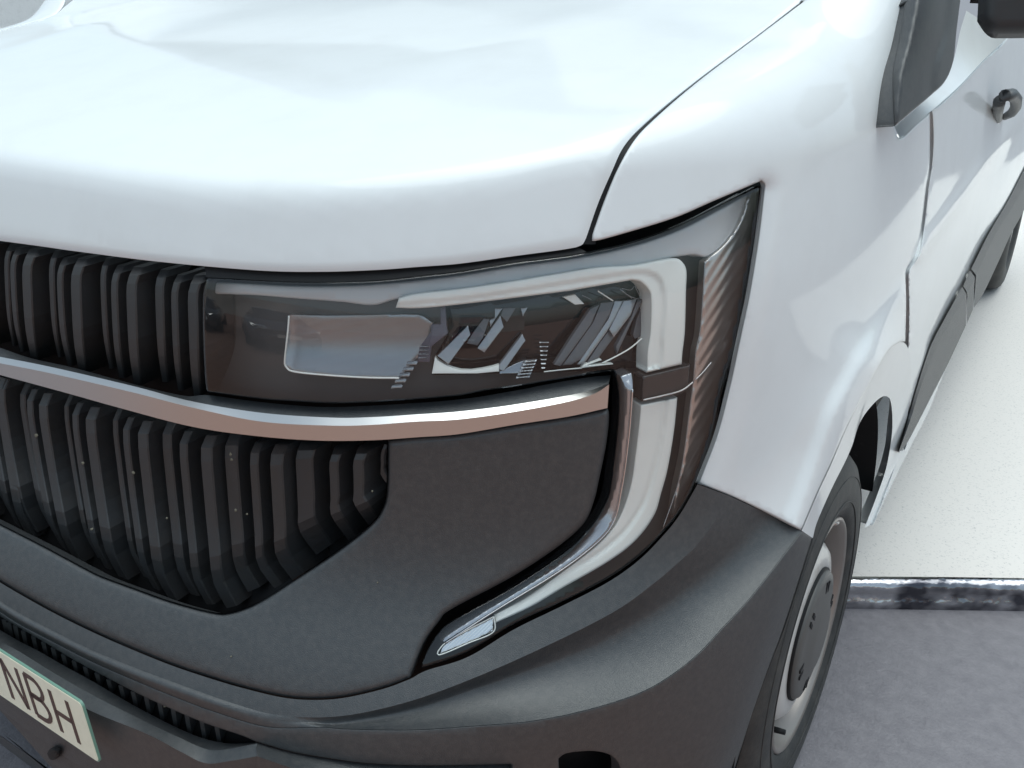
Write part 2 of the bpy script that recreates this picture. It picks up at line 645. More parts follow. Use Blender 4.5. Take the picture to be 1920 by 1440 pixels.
# what the lamp glass mirrors: a pale building and cars parked across the yard, behind the photographer
def parked_car(name, x, y, rz, paint, label, group):
    root = bpy.data.objects.new(name, None)
    COL.objects.link(root)
    root['label'] = label; root['category'] = 'car'; root['group'] = group
    # side profile (length, height) with half width, nose at -y
    prof = [(-2.05, 0.42, 0.62, 0.72), (-1.95, 0.24, 0.70, 0.80), (-1.35, 0.22, 0.84, 0.88), (-0.85, 0.20, 0.95, 0.90), (0.2, 0.20, 0.98, 0.90), (1.3, 0.22, 1.00, 0.89), (1.9, 0.26, 0.98, 0.84), (2.0, 0.40, 0.80, 0.76)]
    cab = [(-0.95, 0.93, 0.93, 0.80), (-0.20, 0.95, 1.40, 0.68), (0.30, 0.95, 1.47, 0.66), (1.10, 0.95, 1.43, 0.66), (1.75, 0.97, 1.05, 0.74), (1.85, 0.96, 0.97, 0.78)]

    def hull(nm, rows, m_, cr):
        V, F = [], []
        for yy, z0, z1, hw in rows:
            for xx, zz in ((-hw * 0.94, z0), (-hw, z0 + (z1 - z0) * 0.45), (-hw * cr, z1), (0, z1 + 0.03), (hw * cr, z1), (hw, z0 + (z1 - z0) * 0.45), (hw * 0.94, z0)):
                V.append((xx, yy, zz))
        n = 7
        for i in range(len(rows) - 1):
            for k in range(n):
                F.append((i * n + k, i * n + (k + 1) % n, (i + 1) * n + (k + 1) % n, (i + 1) * n + k))
        F.append(tuple(range(n))); F.append(tuple((len(rows) - 1) * n + k for k in range(n - 1, -1, -1)))
        o = make_obj(nm, V, F, m_, None, smooth=True)
        o.parent = root
        return o
    hull('body', prof, paint, 0.90)
    hull('cabin', cab, mat('car_glass', (0.02, 0.025, 0.03), 0.06), 0.86)
    rf = hull('roof', [(-0.15, 1.39, 1.43, 0.60), (0.3, 1.45, 1.49, 0.60), (1.1, 1.41, 1.45, 0.60)], paint, 0.9)
    for sx in (-1, 1):
        for yy in (-1.28, 1.28):
            th = np.linspace(0, 2 * math.pi, 24, endpoint=False)
            V = [(sx * xx, yy + 0.31 * math.cos(t), 0.31 + 0.31 * math.sin(t)) for xx in (0.70, 0.90) for t in th]
            F = [(i, (i + 1) % 24, 24 + (i + 1) % 24, 24 + i) for i in range(24)] + [tuple(range(24)), tuple(range(47, 23, -1))]
            o = make_obj('wheel', V, F, RUBBER, None); o.parent = root
        V = [(sx * 0.45, -2.04, 0.62), (sx * 0.72, -1.98, 0.64), (sx * 0.78, -1.86, 0.76), (sx * 0.48, -1.98, 0.73)]
        o = make_obj('headlamp', V + [(a_, b_ + 0.05, c_) for a_, b_, c_ in V], [(0, 1, 2, 3), (0, 4, 5, 1), (1, 5, 6, 2), (2, 6, 7, 3), (3, 7, 4, 0)], CHROME, None, smooth=False); o.parent = root
    V = [(-0.26, -2.075, 0.40), (0.26, -2.075, 0.40), (0.26, -2.075, 0.51), (-0.26, -2.075, 0.51)]
    o = make_obj('plate', V + [(a_, b_ + 0.03, c_) for a_, b_, c_ in V], [(0, 1, 2, 3), (0, 4, 5, 1), (1, 5, 6, 2), (2, 6, 7, 3), (3, 7, 4, 0)], GUIDE, None, smooth=False); o.parent = root
    root.location = (x, y, 0.0)
    root.rotation_euler = (0, 0, rz)


NAVY = mat('navy_paint', (0.018, 0.028, 0.055), 0.3, coat=1.0)
SLATE = mat('slate_paint', (0.035, 0.040, 0.048), 0.3, coat=1.0)
CRIMSON = mat('crimson_paint', (0.22, 0.015, 0.02), 0.3, coat=1.0)
parked_car('parked_car', -1.9, -5.9, math.radians(150), NAVY, 'navy blue car mirrored in the inner end of the headlight', 'cars mirrored in the headlight')
parked_car('parked_car', -4.4, -5.6, math.radians(150), SLATE, 'slate grey car mirrored in the headlight beside the navy one', 'cars mirrored in the headlight')
parked_car('parked_car', 6.2, -8.2, math.radians(212), CRIMSON, 'crimson car mirrored in the beam reflectors of the headlight', 'cars mirrored in the headlight')
bd = wall_box('far_building', -34.0, 30.0, -25.0, -24.0, 4.2, mat('far_render', (0.80, 0.77, 0.71), 0.85, noise=(0.5, (0.66, 0.63, 0.58), 0.45, 0.6, 5)))
bd['label'] = 'long pale building mirrored above the cars in the headlight glass'
bd['category'] = 'building'

# ================================================================== THE VAN
van = bpy.data.objects.new('van', None)
COL.objects.link(van)
van['label'] = 'white delivery van with dark grey bumper and slatted grille, seen close at its headlight corner'
van['category'] = 'van'

# ---- dark inner shell behind all the gaps
core = chain(extend_left('0 430 300 470 560 485 860 470 1090 440', XC, -0.09),
             '1090 440 1180 270 1400 150 1560 300 1500 560 1400 900',
             '1400 900 1340 1100 1290 1260 1240 1400 1190 1560',
             [(1190, 1560)] + [tuple(a) for a in extend_left('0 1380 200 1480 400 1550 700 1570 1190 1560', XC, -0.09)[::-1]], step=14)
panel('inner_shell', core, BLACK, van, off=-0.16, thick=0, r=0, step=30)

# ---- bonnet
hood_front = extend_left('0 449 75 459 150 469.5 300 488 480 503.5 594 506 700 502.5 780 496.5 860 490 962 475.5 1040 465 1076 459', XC)
hood_side = '1074 459 1089 454 1095 444 1099 434 1119 376 1144 318 1169.5 267 1213.5 221.5 1300 151 1420 62 1498 3'


def fold(P):
    Q = P.copy()
    Q[:, 0] = np.where(Q[:, 0] < XC, 2 * XC - Q[:, 0], Q[:, 0])
    return Q


def hood_surface():
    fr = surf(hood_front, 0.0)
    si = surf(spline(hood_side, 6.0), 0.0)
    # carry the side joint on to the scuttle
    e = si[-1]
    tail = []
    for y in np.linspace(e[1] + 0.03, 1.16, 4):
        tail.append((e[0] - 0.01 * (y - e[1]), y, 0))
    side = np.vstack([si, np.array(tail)]) if e[1] < 1.1 else si
    D = np.array([0, 0.62, -0.785]); D /= np.linalg.norm(D)
    U = np.array([1.0, 0, 0]); W = np.cross(D, U)       # oblique parallel projection: bonnet as one sheet

    def sf(uv, off):
        uv = np.asarray(uv, float)
        P0 = np.outer(uv[:, 0] * 1e-3, U) + np.outer(uv[:, 1] * 1e-3, W) - D * 3.0
        off = np.broadcast_to(np.asarray(off, float), (len(uv),))
        t = np.zeros(len(uv))
        for _ in range(110):
            t = np.minimum(t + 0.9 * (body(fold(P0 + D * t[:, None])) - off), 6)
        return P0 + D * t[:, None]

    for i in range(len(side)):                           # heights for the tail points
        if side[i, 2] == 0:
            z = 1.0
            lo, hi = 1.0, 1.6
            for _ in range(40):
                mid = (lo + hi) / 2
                if body(np.array([[side[i, 0], side[i, 1], mid]]))[0] > 0:
                    hi = mid
                else:
                    lo = mid
            side[i, 2] = lo
    half = np.vstack([fr[fr[:, 0] > XC + 0.002], side])
    full = np.vstack([half, (half * [-1, 1, 1] + [2 * XC, 0, 0])[::-1]])
    uv = np.stack([full @ U, full @ W], -1) * 1e3
    keep = [0]
    for i in range(1, len(uv)):
        if np.hypot(*(uv[i] - uv[keep[-1]])) > 3:
            keep.append(i)
    uv = uv[keep]
    return panel('bonnet', uv, WHITE, van, step=16, r=7, rdepth=0.003, thick=0.006, sfun=sf)


hood_surface()

# ---- front wing (fender) with flared arch
arch_edge = '1524 1009 1532 979 1558 919 1584 867 1598 835 1613 791 1636 759 1655 743.5 1668 747 1673 776 1672 817 1662 876 1645 927 1621 990'
flare_crest = '1503 995 1532 927 1558 871 1588 801 1620 740 1645 692 1668 655 1688 641'
shut = '1744 200 1746 260 1743 310 1737 350 1728.5 421 1720.5 472 1703 498 1698 516 1699 568 1697.5 640 1688 688'
crease_low = spline('1462 985 1500 880 1540 766 1572 705 1620 619 1661 552 1700 504', 6)
light_edge = spline('1432 357 1421.7 445 1405 549 1390 620 1381.5 660 1366.6 729 1343.7 816 1309 907', 6)


FLARE = spline('1503 995 1532 927 1558 871 1588 801 1620 740 1640 702', 6)


def wing_off(Q):
    # the flare swells out below the crease line; a shallow cove runs beside the lamp
    d = dist_to(Q, crease_low, False)
    below = Q[:, 0] + 0.72 * Q[:, 1] > 1290 + 0.72 * 1010 + 40
    o = np.zeros(len(Q))
    o += np.where(inside(Q, np.vstack([crease_low, [[1760, 700], [1700, 1000], [1500, 1100]]])), 0.006 * np.clip(d / 26, 0, 1) ** 1.3, 0)
    o += 0.024 * np.exp(-(dist_to(Q, FLARE, False) / 75) ** 2)
    dl = dist_to(Q, light_edge, False)
    o += -0.006 * np.exp(-(dl / 22) ** 2)
    return o


wing = chain('1507 3 1424 66 1305 156 1222 228 1186 268 1157 321 1133 379 1113.5 434 1111 446',
             '1111 446 1117 451.5 1184 433.5 1267 407.5 1340 376 1428 339',
             '1428 339 1433 346 1432 357 1421.7 445 1405 549 1390 620 1381.5 660 1366.6 729 1343.7 816 1309 907',
             '1309 907 1365 928 1435 960 1503 995',
             flare_crest, '1688 641 1697.5 640',
             '1697.5 640 1699 568 1698 516 1703 498 1720.5 472 1728.5 421 1737 350 1743 310 1744 211',
             '1744 211 1716 234 1687 260 1677 238',
             '1677 237 1674 189 1674 133 1679 104 1689 55 1698 0 1703 -24', '1703 -24 1538 -24', '1538 -24 1507 3', step=6)
near_wing = panel('front_wing', wing, WHITE, van, step=11, r=4, rdepth=0.003, thick=0.005, offf=wing_off)
fm = near_wing.data.copy()                       # the wing on the far side, its mirror image
for v in fm.vertices:
    v.co.x = 2 * XC - v.co.x
fm.flip_normals()
far_wing = bpy.data.objects.new('front_wing', fm)
COL.objects.link(far_wing)
far_wing.parent = van
loft('bonnet_gap_shade', [('1085 458 1094 434 1114 375 1139 317 1165 265 1212 219 1297 148 1417 59 1495 0', -0.0045, False),  # black strip that paints the shade inside the bonnet shut line
                         ('1117 458 1119 434 1138 379 1162 321 1192 269 1225 231 1309 159 1428 69 1512 4', -0.0045, False)], BLACK, van, n=80, sub=2, ease=False)
loft('wheel_arch_lip', [(flare_crest + ' 1697 644 1705 660 1708 696 1706 744 1700 790 1690 845 1664 905 1630 985', [0.030, 0.030, 0.027, 0.012, 0.0, 0.0, 0.0], True),
                        (arch_edge, [0.022, 0.020, 0.012, 0.0, -0.004, -0.004, -0.004], True),
                        (arch_edge, [-0.05, -0.05, -0.05, -0.05, -0.04, -0.03], False)], WHITE, van, n=110, sub=3)

# ---- front door, sill and side moulding
door = chain('1747 206 1749 260 1746 312 1740 352 1732 421 1724 473 1707 500 1702 517 1703 568 1702 640 1697 690',
             '1697 690 1702 720 1704 760 1700 800 1692 846',
             '1692 846 1719 760 1750 680 1790 600 1838 510 1880 420 1935 305 1990 185',
             '1990 185 2000 60 1960 -20', '1960 -20 1880 80 1845 112 1800 160 1762 196 1747 206', step=8)


def door_off(Q):
    c1 = spline('1720 480 1750 438 1800 373 1863 288 1920 215 2000 115', 8)
    c2 = spline('1760 640 1800 520 1838 440 1853 347 1875 300 1960 180', 8)
    o = 0.006 * np.exp(-(dist_to(Q, c1, False) / 12) ** 2) - 0.006 * np.exp(-(dist_to(Q, c2, False) / 20) ** 2)
    return o


panel('front_door', door, WHITE, van, step=11, r=3, rdepth=0.002, thick=0.010, offf=door_off)
sill = chain('1688 690 1694 722 1695 760 1690 802 1684 846 1668 900 1634 985', '1634 985 1640 978 1677 900 1704 845', '1704 845 1742 771', '1742 771 1776 683', '1776 683 1800 600', '1800 600 1750 685 1719 765 1694 846 1704 760 1700 722 1697 700', '1697 700 1688 690', step=6)
panel('sill', sill, WHITE, van, step=10, r=2, rdepth=0.002, thick=0.03, off=-0.004)


loft('door_gap_shade', [('1739 214 1739 262 1737 310 1731 350 1722 421 1713 473 1697 496 1691 516 1692 568 1691 645 1688 700', -0.007, False),  # black strip in place of the shade between wing and door
                       ('1752 212 1754 262 1751 312 1745 352 1737 421 1729 474 1712 503 1707 518 1708 568 1707 645 1704 700', -0.007, False)], BLACK, van, n=80, sub=2, ease=False)


def moulding(name, top, mid, bot):
    return loft(name, [(top, -0.002, False), (top, 0.003, True), (mid, 0.008, True), (bot, 0.007, True), (bot, -0.02, False)], PLASTIC, van, n=40, sub=2)


moulding('side_moulding', '1685 847 1700 795 1719 727 1744 651 1770 600 1804 538', '1685 847 1706 790 1728 721 1763 638 1812 551', '1686 848 1703 827 1742 752 1776 685 1811 610')
moulding('side_moulding', '1806 536 1819 508', '1814 549 1828 519', '1812.5 608 1824 580')
moulding('side_moulding', '1821 504 1853 440 1890 376 1920 318 1985 195', '1830 516 1866 440 1900 385 1930 330 1992 212', '1826 577 1842 554 1872 491 1895 440 1920 394 1998 240')

# ledge below the window and the black mirror foot on the wing top
loft('window_ledge', [('1677 238 1742 182 1771 154 1787 117 1800 60 1812 20', -0.018, True), ('1687 259 1746 208 1756 200 1800 160 1845 112 1890 70', 0.004, True)], WHITE, van, n=40, sub=3)
foot = chain('1698 -10 1689 55 1679 104 1674 133 1674 189 1677 237', '1677 237 1742 181 1771 153 1787 115 1794 53 1802 -10', '1802 -10 1698 -10', step=6)


def foot_off(Q):
    a = spline('1722 -10 1704 82 1689 142 1680 236', 6)
    d = np.where(Q[:, 0] > np.interp(Q[:, 1], a[:, 1], a[:, 0]), 1, 0)
    s = dist_to(Q, a, False)
    b = spline('1775 -10 1768 60 1749 120 1744 181', 6)
    g = dist_to(Q, b, False)
    return 0.028 - np.where(d == 0, 0.0009 * s, 0) - 0.004 * np.exp(-(g / 9) ** 2)


mf = panel('mirror_foot', foot, PLASTIC, van, step=6, r=2, offf=foot_off, thick=0.05)

# mirror head: a rounded dark housing out beside the door
mh = chain('1837 -140 1834 0 1832 40', '1832 40 1845 60 1857 70 1866 72', '1866 72 1930 71 2080 64', '2080 64 2110 40 2115 -140', '2115 -140 1837 -140', step=8)


def head_sf(Q, off):
    y = 0.98 - np.asarray(off)
    D = rays(Q)
    t = (y - CAM[1]) / D[:, 1]
    return CAM + D * t[:, None]


def head_off(Q):
    d = dist_to(Q, mh)
    return -0.035 * np.clip(1 - d / 30, 0, 1) ** 2


ho = panel('mirror_housing', mh, GLOSSBLACK if False else PLASTIC2, van, step=9, r=0, offf=head_off, thick=0.0, sfun=head_sf)
sm = ho.modifiers.new('thickness', 'SOLIDIFY'); sm.thickness = 0.10; sm.offset = -1

# door handle: a bent bar standing off the door
hp = surf(pts('1871 224 1871 205 1874 190 1884 179 1897 177 1905 186 1905 200 1898 211 1884 219'), [0.0, 0.012, 0.024, 0.034, 0.040, 0.040, 0.034, 0.024, 0.004])
tube3('door_handle', hp, [0.010, 0.013, 0.014, 0.014, 0.014, 0.014, 0.013, 0.012, 0.009], PLASTIC, van, 10)

# ---- satin bar across the nose
bar_top = extend_left('0 669 100 689 250 724 360 752.5 490 774 620 783 700 782 780 777 860 771.5 962 759 1092 736 1141 719', XC)
bar_mid = extend_left('0 681 100 701 250 736 360 764 490 790.5 620 798 700 796.5 780 790.5 860 786.5 962 772.5 1066 753 1115 738 1142 721', XC)
bar_bot = extend_left('0 703 125 737 225 765 360 800 480 817.5 594 826 698 826 780 814.5 860 815 962 797 1066 781 1139 765', XC)
bar_bot = extend_left('0 703 125 737 225 765 360 800 480 817.5 594 826 698 825.5 780 820 860 814 962 797 1066 781 1139 765', XC)
bar = loft('chrome_bar', [(bar_top, -0.012, False), (bar_top, 0.002, True), (bar_mid, 0.0095, True), (bar_bot, 0.0075, True), (bar_bot, -0.02, False)], SATIN, van, n=170, sub=2, ease=False)
# dark ledge on top of the bar, below the lamp
led_top = extend_left('0 652 60 672 140 690 250 720 345 742 391 741 490 754 607 763 724 759 860 749 962 733 1040 718 1100 708 1146 703', XC)
loft('bar_ledge', [(led_top, -0.013, False), (bar_top, 0.001, False)], PLASTIC, van, n=150, sub=3, ease=False)

# ---- grille
grille = panel('grille', chain(extend_left('0 440 150 462 300 480 390 505', XC), '390 505 384 600 392 748', [(392, 748)] + [tuple(a) for a in extend_left('0 660 140 700 300 735 392 748', XC)[::-1]], step=10),
               BLACK, van, off=-0.065, thick=0, r=0, step=24)


def slat(fl, fr, offs, depth, parent):
    """vertical blade: front edges traced left (fl) and right (fr), running back into the grille"""
    n = 14
    fl = resample(spline(fl, 3), n); fr = resample(spline(fr, 3), n)
    of = np.interp(np.linspace(0, 1, n), np.linspace(0, 1, len(offs)), offs) if len(offs) != n else np.array(offs)
    A = surf(fl, of)
    for _ in range(3):                                   # the blades stay upright where the bumper swells forward
        A = surf(fl, of - 0.5 * 0.14 * (1 - 1 / (1 + np.exp(-(A[:, 2] - 0.728) / 0.042))))
    of = of - 0.5 * 0.14 * (1 - 1 / (1 + np.exp(-(A[:, 2] - 0.728) / 0.042)))
    A = surf(fl, of); B = surf(fr, of)
    back = np.array([0, 1.0, 0])
    c = 0.0016
    w = (B - A); L = np.linalg.norm(w, axis=1, keepdims=True) + 1e-9
    w = w / L
    cc = np.minimum(c, L * 0.3)
    S = [A + back * depth, A + back * cc, A + w * cc, B - w * cc, B + back * cc, B + back * depth]
    V = np.stack(S, 1).reshape(-1, 3)
    k = len(S)
    F = []
    for i in range(n - 1):
        for j in range(k - 1):
            F.append((i * k + j, i * k + j + 1, (i + 1) * k + j + 1, (i + 1) * k + j))
        F.append((i * k + k - 1, i * k, (i + 1) * k, (i + 1) * k + k - 1))
    F.append(tuple(range(k)))
    F.append(tuple((n - 1) * k + j for j in range(k - 1, -1, -1)))
    me_sharp = set()
    return make_obj('slat', V, F, PLASTIC2, parent, smooth=False)


def slat_path(xl, yc, xb, yb, ytop, lean):
    """left edge: top of the chamfer, chamfer line, foot"""
    return [(xl + lean, ytop), (xl, yc), (xl + (xb - xl) * 0.05, yc + (yb - yc) * 0.33), (xl + (xb - xl) * 0.34, yc + (yb - yc) * 0.68), (xb, yb)]


U = [  # upper grille: left x, right x at the chamfer line, y of it, foot x left/right, foot y, kind (crop pixels x4)
    (30, 65, 175, 92, 112, 835, 0), (75, 115, 212, 150, 180, 880, 1), (165, 235, 236, 232, 285, 945, 2),
    (365, 405, 225, 432, 458, 920, 0), (425, 470, 287, 505, 545, 985, 1), (530, 605, 303, 588, 650, 1040, 2),
    (750, 790, 280, 815, 848, 1005, 0), (830, 880, 346, 890, 935, 1075, 1), (945, 1020, 366, 1000, 1060, 1128, 2),
    (1160, 1225, 366, 1212, 1258, 1105, 0), (1280, 1330, 416, 1330, 1372, 1170, 1), (1405, 1480, 428, 1448, 1505, 1212, 2)]
def up_offs(k):
    b = (-0.011, -0.006, -0.001)[k]
    return [b - 0.016, b - 0.001, b, b, b, b, b, b, b, b - 0.002, b - 0.006, b - 0.012, b - 0.020, b - 0.030]


def add_upper(dx=0.0, rows=U):
    for xl, xr, yc, bl, br, yb, k in rows:
        lean = 38 + 6 * k
        fl = np.array(slat_path(xl, yc, bl, yb, yc - 105 - 10 * k, lean)) / 4 + [0, 440]
        fr = np.array(slat_path(xr, yc + 4, br, yb, yc - 102 - 10 * k, lean + 4)) / 4 + [0, 440]
        if dx:
            fl, fr = shift_px(fl, dx), shift_px(fr, dx)
        if not dx or surf(fl)[:, 0].min() > XC - 0.07:
            slat(fl, fr, up_offs(k), (0.035, 0.045, 0.055)[k], grille)


add_upper()
g0 = surf(pts('41 500 91 497'))
per = surf(np.array([[50, 499.0], [143, 515.0]]))
per = per[1, 0] - per[0, 0]
for q in range(1, 5):
    add_upper(-per * q, U[0:3])

Lw = [  # lower grille: chamfer line xl, xr, y (photo pixels), then kind
    (-8, 7.5, 737, 2), (36, 46, 747, 0), (49, 60, 757.5, 1), (71.5, 87.5, 765, 2), (119, 126.5, 767.5, 0), (134, 145, 783, 1), (159, 177.5, 791, 2),
    (210, 219, 793, 0), (229, 241, 810, 1), (257, 276, 817, 2), (303, 320, 818, 0), (335, 350, 836, 1), (375, 396.5, 844, 2),
    (420, 444, 842, 0), (467, 483, 857.5, 1), (505, 529, 861.5, 2), (553, 586, 857, 0), (616, 633.5, 867, 1), (660.5, 681, 867, 2), (712, 722, 852, 0)]
knee = pts('-40 900 60 950 112 993 197 1024 288 1064 345 1082 398 1085 464 1068 516 1038 559 1010 616 970 662 940 713 905 740 885')
open_bot = spline('-60 950 0 982 75 1020 150 1060 190 1080 250 1102 320 1127 396 1147 432 1148 483 1129 551 1086 632 1032 694 983 716 953 724 915 725.5 826', 4)
LEAN = pts('-40 0.175 60 0.178 270 0.117 400 0.085 520 0.055 665 0.02 740 0.0')


def add_lower(dx=0.0, rows=Lw):
    for xl, xr, yc, k in rows:
        ln = float(np.interp(xl, LEAN[:, 0], LEAN[:, 1]))
        b = (-0.012, -0.006, -0.001)[k]

        def path(x, y):
            xk = x
            for _ in range(6):
                yk = float(np.interp(xk, knee[:, 0], knee[:, 1])) + (-14, 0, 6)[k]
                xk = x + ln * (yk - y)
            yk = max(yk, y + 20)
            low = yk + (50 if x < 440 else 46)
            xb = xk + (26 if x < 460 else 32)
            t = np.array([(x + 10, y - 28), (x, y), (x + (xk - x) * 0.25, y + (yk - y) * 0.33), (x + (xk - x) * 0.62, y + (yk - y) * 0.7), (xk, yk), (xb, low)])
            return t
        fl, fr = path(xl, yc), path(xr, yc + 1)
        if dx:
            fl, fr = shift_px(fl, dx), shift_px(fr, dx)
        offs = [b - 0.018, b - 0.003] + [b] * 8 + [b - 0.006, b - 0.018, b - 0.030, b - 0.042]
        if not dx or surf(fl)[:, 0].min() > XC - 0.07:
            slat(fl, fr, offs, (0.03, 0.04, 0.05)[k], grille)


add_lower()
perl = surf(np.array([[79.0, 775.0], [168.0, 800.0]]))
perl = perl[1, 0] - perl[0, 0]
for q in range(1, 5):
    add_lower(-perl * q, Lw[1:4])
lowback = chain(extend_left('0 700 225 760 480 815 640 822 740 820', XC, -0.05), '740 820 742 915 730 965 700 1000 640 1045 560 1095 490 1140 436 1158 396 1158', [(396, 1158)] + [tuple(a) for a in extend_left('0 995 75 1032 150 1072 250 1114 396 1158', XC, -0.05)[::-1]], step=10)
panel('grille_back', lowback, BLACK, grille, off=-0.125, thick=0, r=0, step=24)
# floor of the opening, the ledge the slats stand on
ob_l = extend_left(open_bot, XC)
loft('grille_ledge', [(ob_l, -0.001, False), (ob_l, -0.12, False)], PLASTIC, grille, n=160, sub=3, ease=False)

# ---- anthracite surround with the grille opening
sur_bot = extend_left('0 1089 37 1111 100 1146 175 1183 250 1216 325 1246 400 1271 458 1288 531 1305 589 1309.5 648 1305 721 1288 769 1270', XC)
op = extend_left('0 984 75 1022 150 1062 190 1082 250 1104 320 1129 396 1149 432 1150 483 1131 551 1088 632 1034 694 985 717 954 726 915 727 827', XC)
sur = np.vstack([op, chain('727 827 780 820.5 860 814.5 962 798 1066 782 1140 767', '1140 767 1142 775 1141 800 1135 843 1123 900 1114 938 1095 981 1046 1025 961 1081 845 1143 822 1166 795 1204 771 1263 769 1270', step=6), sur_bot[::-1]])
k = [0]
for i in range(1, len(sur)):
    if np.hypot(*(sur[i] - sur[k[-1]])) > 2.5:
        k.append(i)
sur = sur[k]
panel('grille_surround', sur, PLASTIC, van, step=14, r=11, rdepth=0.006, thick=0.03)

# ---- bumper
bend = '1309 907'
b0 = np.vstack([extend_left('0 1092 37 1114 100 1149 175 1186 250 1219 325 1249 400 1274 458 1291 531 1308 589 1312.5 648 1308 721 1291 772 1272', XC),
                spline('772 1272 800 1257 877 1232 964 1180 1052 1137 1139 1092 1197 1051 1241 1007 1274 966 1308 908', 5)])
b1 = np.vstack([extend_left('0 1127 37 1150 100 1183 175 1220 250 1251 325 1279 375 1297 450 1323 517 1340 604 1345 692 1334 808 1302 964 1239 1139 1154 1227 1093 1300 1030', XC), spline('1300 1030 1335 985 1366 929', 5)])
b2 = np.vstack([extend_left('0 1140 37 1163 100 1196 175 1233 250 1265 325 1294 400 1320 500 1349 580 1355', XC), spline('580 1355 640 1356 780 1330 900 1290 1087 1225 1181 1177 1275 1118 1369 1040 1435 961', 5)])
b3 = np.vstack([extend_left('0 1146 37 1170 100 1203 175 1241 250 1274 325 1305 400 1333 500 1362 604 1363', XC), spline('604 1363 662 1367 779 1368 900 1360 994 1352 1087 1334 1181 1306 1244 1275 1306 1228 1353 1178 1400 1128 1440 1078 1503 996', 5)])
b4 = np.vstack([extend_left('0 1155 42 1180 85 1205 140 1238 200 1270 262 1302 325 1331 390 1358 450 1378 479 1390', XC), spline('479 1390 546 1409 620 1422 692 1431 800 1435 960 1432 1060 1428 1160 1428 1250 1440 1356 1436', 5)])
b4e = spline('1356 1436 1395 1332 1429 1225 1472 1091 1503 996', 5)


def b1off(C):
    return np.interp(C[:, 0], [0, 600, 900, 1200, 1330, 1370], [0.005, 0.005, 0.006, 0.006, 0.004, 0.001])


def b2off(C):
    return np.interp(C[:, 0], [400, 560, 700, 900, 1150, 1300, 1400, 1440], [0.010, 0.006, -0.004, -0.017, -0.018, -0.010, 0.000, 0.002])


def b3off(C):
    return np.interp(C[:, 0], [400, 560, 700, 850, 1000, 1250, 1400, 1470, 1503], [0.006, 0.008, 0.014, 0.021, 0.026, 0.029, 0.030, 0.029, 0.029])


def bumper_upper():
    n = 240
    # the lower edge of the upper moulding follows b3 to the arch
    return loft('bumper', [(b0, -0.014, False), (b0, 0.0, True), (b1, b1off, True), (b2, b2off, False), (b3, b3off, True)], PLASTIC, van, n=n, sub=6)


bumper = bumper_upper()
# lower face: from b3 down to the chin, right edge on the arch lip
low = np.vstack([b3, spline('1503 996 1524 1009', 6)[1:], spline('1524 1009 1472 1173 1442 1250 1408 1345 1380 1440 1356 1520', 6)[1:], spline('1356 1520 1200 1560 960 1545', 8)[1:], spline('960 1545 960 1434', 8)[1:], b4[::-1][np.argmin(np.hypot(*(b4[::-1] - [960, 1432]).T)) + 1:]])
k = [0]
for i in range(1, len(low)):
    if np.hypot(*(low[i] - low[k[-1]])) > 2.5:
        k.append(i)
low = low[k]


def low_off(Q):
    d = dist_to(Q, b3, False)
    lip = spline('1503 996 1472 1091 1429 1225 1395 1332 1356 1436 1330 1520', 6)
    near = np.where(Q[:, 0] > 1100, np.exp(-(dist_to(Q, lip, False) / 95) ** 2), 0)
    beyond = Q[:, 0] > np.interp(Q[:, 1], lip[:, 1], lip[:, 0])
    return b3off(Q) * np.clip(1 - d / 260, 0, 1) ** 1.2 * (1 - near) + 0.031 * near - np.where(beyond, 0.0003 * np.clip(dist_to(Q, lip, False), 0, 24), 0)


fog_hole = chain('1047 1422 1060 1413 1085 1409 1112 1408 1135 1412 1150 1420 1162 1440 1164 1490', '1164 1490 1050 1490', '1050 1490 1047 1422', step=5)
panel('lower_bumper_face', low, PLASTIC, bumper, step=13, r=2.5, rdepth=0.002, thick=0.02, offf=low_off, holes=[fog_hole])
loft('bumper_arch_lip', [('1524 1009 1472 1173 1442 1250 1408 1345 1380 1440 1356 1520', 0.024, True), ('1524 1009 1472 1173 1442 1250 1408 1345 1380 1440 1356 1520', -0.05, False)], PLASTIC, bumper, n=60, sub=2)

# intake slots, shelf and number plate recess
c0 = b4
slot_bot = np.vstack([extend_left('0 1181 38 1203 75 1222 120 1248 175 1278 250 1322 325 1361 380 1384 430 1394 479 1392', XC)])
shelf_edge = np.vstack([extend_left('0 1203 35 1221 95 1258 162 1297 250 1342 330 1380 392 1406 440 1402 482 1394', XC)])
cham = np.vstack([extend_left('0 1225 60 1268 120 1304 175 1335 275 1376 340 1410 385 1431 430 1427 482 1418', XC)])
face_bot = np.vstack([extend_left('0 1330 60 1375 120 1418 190 1460 300 1510 400 1540 482 1540', XC)])
b4l = extend_left('0 1155 42 1180 85 1205 140 1238 200 1270 262 1302 325 1331 390 1358 450 1378 479 1390', XC)
loft('slot_back', [(b4l, -0.022, False), (slot_bot, -0.022, False)], BLACK, bumper, n=60, sub=2)
loft('bumper_shelf', [(slot_bot, -0.022, False), (slot_bot, -0.010, True), (shelf_edge, 0.007, True), (cham, 0.022, True), (face_bot, 0.016, False)], PLASTIC, bumper, n=100, sub=3)
loft('bumper_return', [(b4l, -0.001, False), (b4l, -0.022, False)], BLACK, bumper, n=60, sub=2)
SL = pts('-3 1163 7 1166 16 1171 28 1176 43 1187 62 1196 81 1208 99 1219 118 1231 138 1243 159 1254 181 1266 203 1278 226 1289 249 1300 274 1310 299 1321 324 1332 350 1344 378 1355 406 1365 434 1374')
